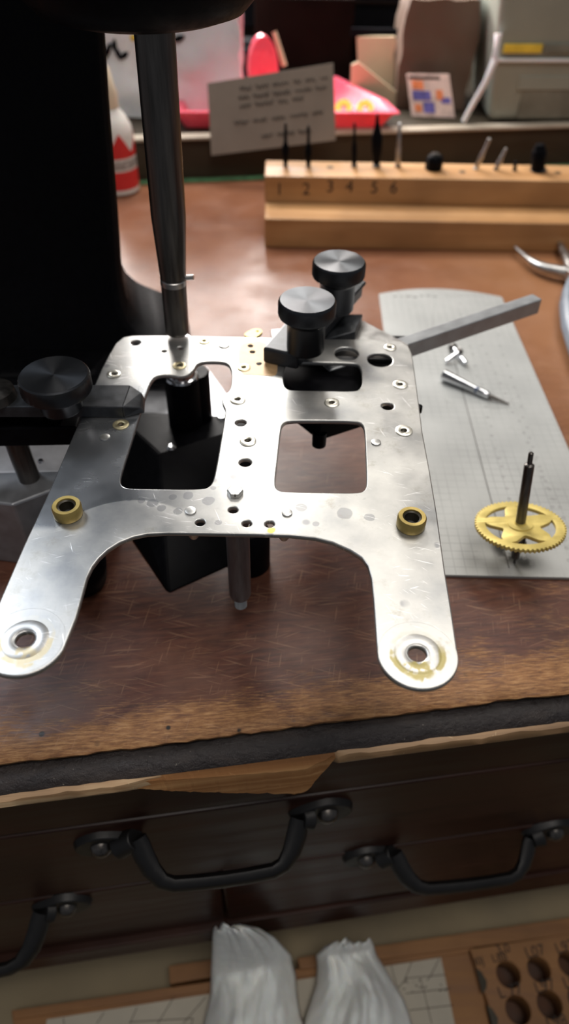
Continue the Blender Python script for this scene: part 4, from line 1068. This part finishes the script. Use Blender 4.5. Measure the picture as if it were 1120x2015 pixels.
MB().tube([(tx0+2, 636, 94), (tx0+3, 634, 78), (tx0-1, 634, 62), (tx0-8, 636, 45), (tx0-12, 638, 33)], [3, 3, 2.4, 2.2, 2], 10).build('folded_corner', M['bag'], tb_, smooth=True)

# ================================================================== OPEN LOWER DRAWER
ZD = -262.0
low = thing('open_drawer', 'pulled-out lower bench drawer lined in tan with wooden trays inside', 'drawer', tuple(W(0, -60, ZD-14)))
low.rotation_euler = (0, 0, YAW)
class DB(MB):
    def build(s, name, mat, parent=None, **kw):
        return MB.build(s, name, mat, parent, **kw)
ORG[low.name] = [0, 0, 0]
def WL(a, b_, z): return Vector((a, b_+60, z-(ZD-14)))
def dbox(a0, a1, b0, b1, z0_, z1_, nm, mat, par=low, bev=.5):
    p0, p1 = WL(a0, b0, z0_), WL(a1, b1, z1_)
    return MB().box((p0+p1)/2, (abs(p1.x-p0.x), abs(p1.y-p0.y), abs(p1.z-p0.z))).build(nm, mat, par, bev=bev)
dbox(-330, 380, -190, 60, ZD-19, ZD-16.2, 'lining', M['drawer_lining'])
dbox(-340, 390, -200, -190, ZD-12, ZD+24, 'drawer_front', M['drawer_wood'])
dbox(-340, -330, -190, 60, ZD-12, ZD+20, 'side_panel', M['tray_wood'])
dbox(380, 390, -190, 60, ZD-12, ZD+20, 'side_panel', M['tray_wood'])
def zpoly(px, z): return [(q.x, q.y) for q in (P(u, v, z) for u, v in px)]
# wooden frame board
fb_ = thing('wooden_tray_board', 'orange brown wooden board with a raised rim, under the tissues', 'board', tuple(P(400, 1960, ZD-9)))
MB().prism(zpoly([(22, 1990), (560, 1912), (930, 1858), (985, 2110), (40, 2110)], ZD-3), ZD-16, ZD-3).build('board', M['tray_wood'], fb_, bev=.6)
MB().prism(zpoly([(22, 1988), (560, 1910), (930, 1856), (934, 1872), (560, 1928), (26, 2006)], ZD-1), ZD-3, ZD-1).build('rim', M['tray_wood'], fb_, bev=.4)
# loose wood strips behind
o = tag(MB().prism(zpoly([(332, 1900), (470, 1880), (474, 1912), (334, 1936)], ZD-1), ZD-16, ZD-1).build('wood_strip', M['tray_wood'], None, bev=.5), 'short orange brown wood strip left of the tissues', 'wood strip')
o = tag(MB().prism(zpoly([(585, 1884), (1250, 1786), (1250, 1822), (590, 1908)], ZD+1), ZD-16, ZD+1).build('wood_rail', M['tray_wood'], None, bev=.5), 'long wooden rail at the back of the open drawer', 'rail')
# printed paper
pp = thing('printed_sheet', 'drawing sheet with fine ruled lines on the wooden board', 'paper', tuple(P(600, 1980, ZD-2)))
zpz = ZD-2.6
MB().prism(zpoly([(92, 2006), (868, 1884), (915, 2110), (80, 2110)], zpz), ZD-3, zpz).build('sheet', M['paper'], pp)
ln_ = MB()
def pline(u0, v0, u1, v1, wd=.35):
    a, b_ = P(u0, v0, zpz), P(u1, v1, zpz); d = (b_-a).normalized(); n_ = Vector((-d.y, d.x, 0))*wd/2
    ln_.prism([((a+n_).x, (a+n_).y), ((a-n_).x, (a-n_).y), ((b_-n_).x, (b_-n_).y), ((b_+n_).x, (b_+n_).y)], zpz, zpz+.08)
for (u0, v0, u1, v1) in ((125, 2003, 128, 2040), (205, 1992, 190, 2015), (270, 1982, 255, 2015), (345, 1958, 310, 2015), (405, 1962, 360, 2015), (255, 2011, 380, 2004), (810, 1893, 798, 1925), (865, 1886, 845, 1925), (796, 1925, 878, 1918), (798, 1955, 886, 1945), (806, 1988, 892, 1978), (828, 1925, 850, 2015), (770, 1900, 800, 2015), (380, 2004, 374, 2030), (780, 1980, 800, 1986), (800, 1925, 770, 1960)):
    pline(u0, v0, u1, v1)
for i in range(16):
    u = 790+random.random()*90; v = 1925+random.random()*30; pline(u, v, u+random.uniform(-6, 6), v+random.uniform(-5, 5), .5)
ln_.build('printed_lines', M['ink'], pp)
# drilled storage block
hb = thing('drilled_block', 'orange brown wooden block with rows of drilled holes and handwritten sizes', 'storage block', tuple(P(1020, 1950, ZD-9)))
zh = ZD+2.0
M['hole_floor'] = simple('dark_hole_floor', (.07, .028, .012), .7, 0, .3, 80, .1)
outp = [(925, 1868), (1250, 1818), (1300, 2110), (1008, 2110)]
hl = [[(q.x, q.y) for q in (P(u, v, zh) for u, v in outp)]]
hp = [(1001, 1917, 24), (1061, 1907, 23), (1122, 1896, 23), (1020, 1987, 25), (1082, 1976, 25), (1143, 1965, 25), (1160, 2040, 25), (1100, 2050, 25), (1040, 2058, 25)]
for (u, v, r) in hp:
    c = P(u, v, zh); hl.append(circ(c, size_at(r, c)))
# half holes along the sawn left side
cut = []
me = curve_mesh(hl, ZD-14, zh, .2, 1); o0 = Vector(ORG[hb.name]); me.transform(Matrix.Translation(-o0)); me.transform(Matrix.Scale(MM, 4)); finish('block', me, M['tray_wood'], hb, False)
MB().prism(zpoly(outp, zh), ZD-16, ZD-14).build('block_bottom', M['hole_floor'], hb)
for (u, v) in ((944, 1932), (966, 2005)):
    q = MB(); vs = []
    for (uu, vv_) in ((u-8, v-28), (u+3, v-20), (u+14, v-2), (u+14, v+12), (u+6, v+24)):
        vs.append((uu, vv_))
    q.prism(zpoly(vs, zh), zh, zh+.1).build('half_hole', M['bore'], hb)
for (u, v, s, sz) in ((943, 1892, 'I0J', 5.0), (990, 1868, '3.0', 6), (983, 1884, 'L88', 5.4), (1053, 1873, 'L07', 7), (1112, 1864, 'L97', 7), (1004, 1950, 'L 77', 7), (1072, 1941, 'L97', 7), (1128, 1932, 'L08', 7), (1096, 2012, 'L98', 7)):
    c = P(u, v, zh); rt_ = Matrix.Rotation(YAW+.05, 4, 'Z'); rt_.translation = Vector((c.x, c.y, zh+.1))
    put_text('handwritten_size', s, sz*1.15, M['ink'], hb, rt_, tuple(ORG[hb.name]))
# tissues: crumpled sheets standing in the drawer
def tissue(rows, zlow, label, seed):
    nx_, ny_ = 44, 40; vs = []; fs = []
    for jx in range(ny_+1):
        t_ = jx/ny_; f_ = t_*(len(rows)-1); k_ = min(int(f_), len(rows)-2); g_ = f_-k_
        v = rows[k_][0]*(1-g_)+rows[k_+1][0]*g_; ul = rows[k_][1]*(1-g_)+rows[k_+1][1]*g_; ur = rows[k_][2]*(1-g_)+rows[k_+1][2]*g_
        for i in range(nx_+1):
            s_ = i/nx_; dome = max(0.0, math.sin(PI*s_))**.55
            e_ = min(1, t_*6+.0)
            fold = abs(noise.noise(Vector((s_*3.2+seed, t_*1.4+s_, seed))))*20.0 + abs(noise.noise(Vector((s_*8+seed, t_*4, 2))))*8.0 + 1.6*noise.noise(Vector((s_*22, t_*18, seed)))
            z = zlow+22*dome*(.25+.75*math.sqrt(e_)) + fold*dome*(.4+.6*e_)
            uu_ = ul+(ur-ul)*s_; vv_ = (v+(14*noise.noise(Vector((s_*4.5, seed, 0)))+5*noise.noise(Vector((s_*15, seed, 0))))*max(0, 1-t_*4)); p_ = P(uu_, vv_, zlow+6)
            if (p_-W(0, FACE-9, 0)).dot(UY) > 0: p_ = PN(uu_, vv_, W(0, FACE-9, 0), UY)      # it stands up against the drawer above
            p_ = p_+(EYE-p_).normalized()*(z-zlow); vs.append(tuple(p_))
    for jx in range(ny_):
        for i in range(nx_):
            a = jx*(nx_+1)+i; fs.append((a, a+1, a+nx_+2, a+nx_+1))
    o = MB().add(vs, fs).build('crumpled_tissue', M['tissue'], None, smooth=True)
    md = o.modifiers.new('s', 'SOLIDIFY'); md.thickness = .3*MM
    o.data.set_sharp_from_angle(angle=PI)
    return tag(o, label, 'tissue', 'crumpled tissues in the drawer')
tissue([(1822, 425, 470), (1828, 421, 510), (1845, 419, 540), (1880, 418, 572), (1920, 416, 582), (1960, 415, 585), (2000, 405, 592), (2050, 395, 610), (2110, 380, 640)], ZD-2, 'crumpled white tissue, left of the two, with a faint yellow stain', 1)
tissue([(1852, 660, 728), (1862, 640, 735), (1880, 622, 742), (1905, 624, 758), (1935, 622, 776), (1965, 612, 795), (2000, 600, 808), (2050, 590, 820), (2110, 570, 840)], ZD-2, 'crumpled white tissue, right of the two, with a torn peak', 4)
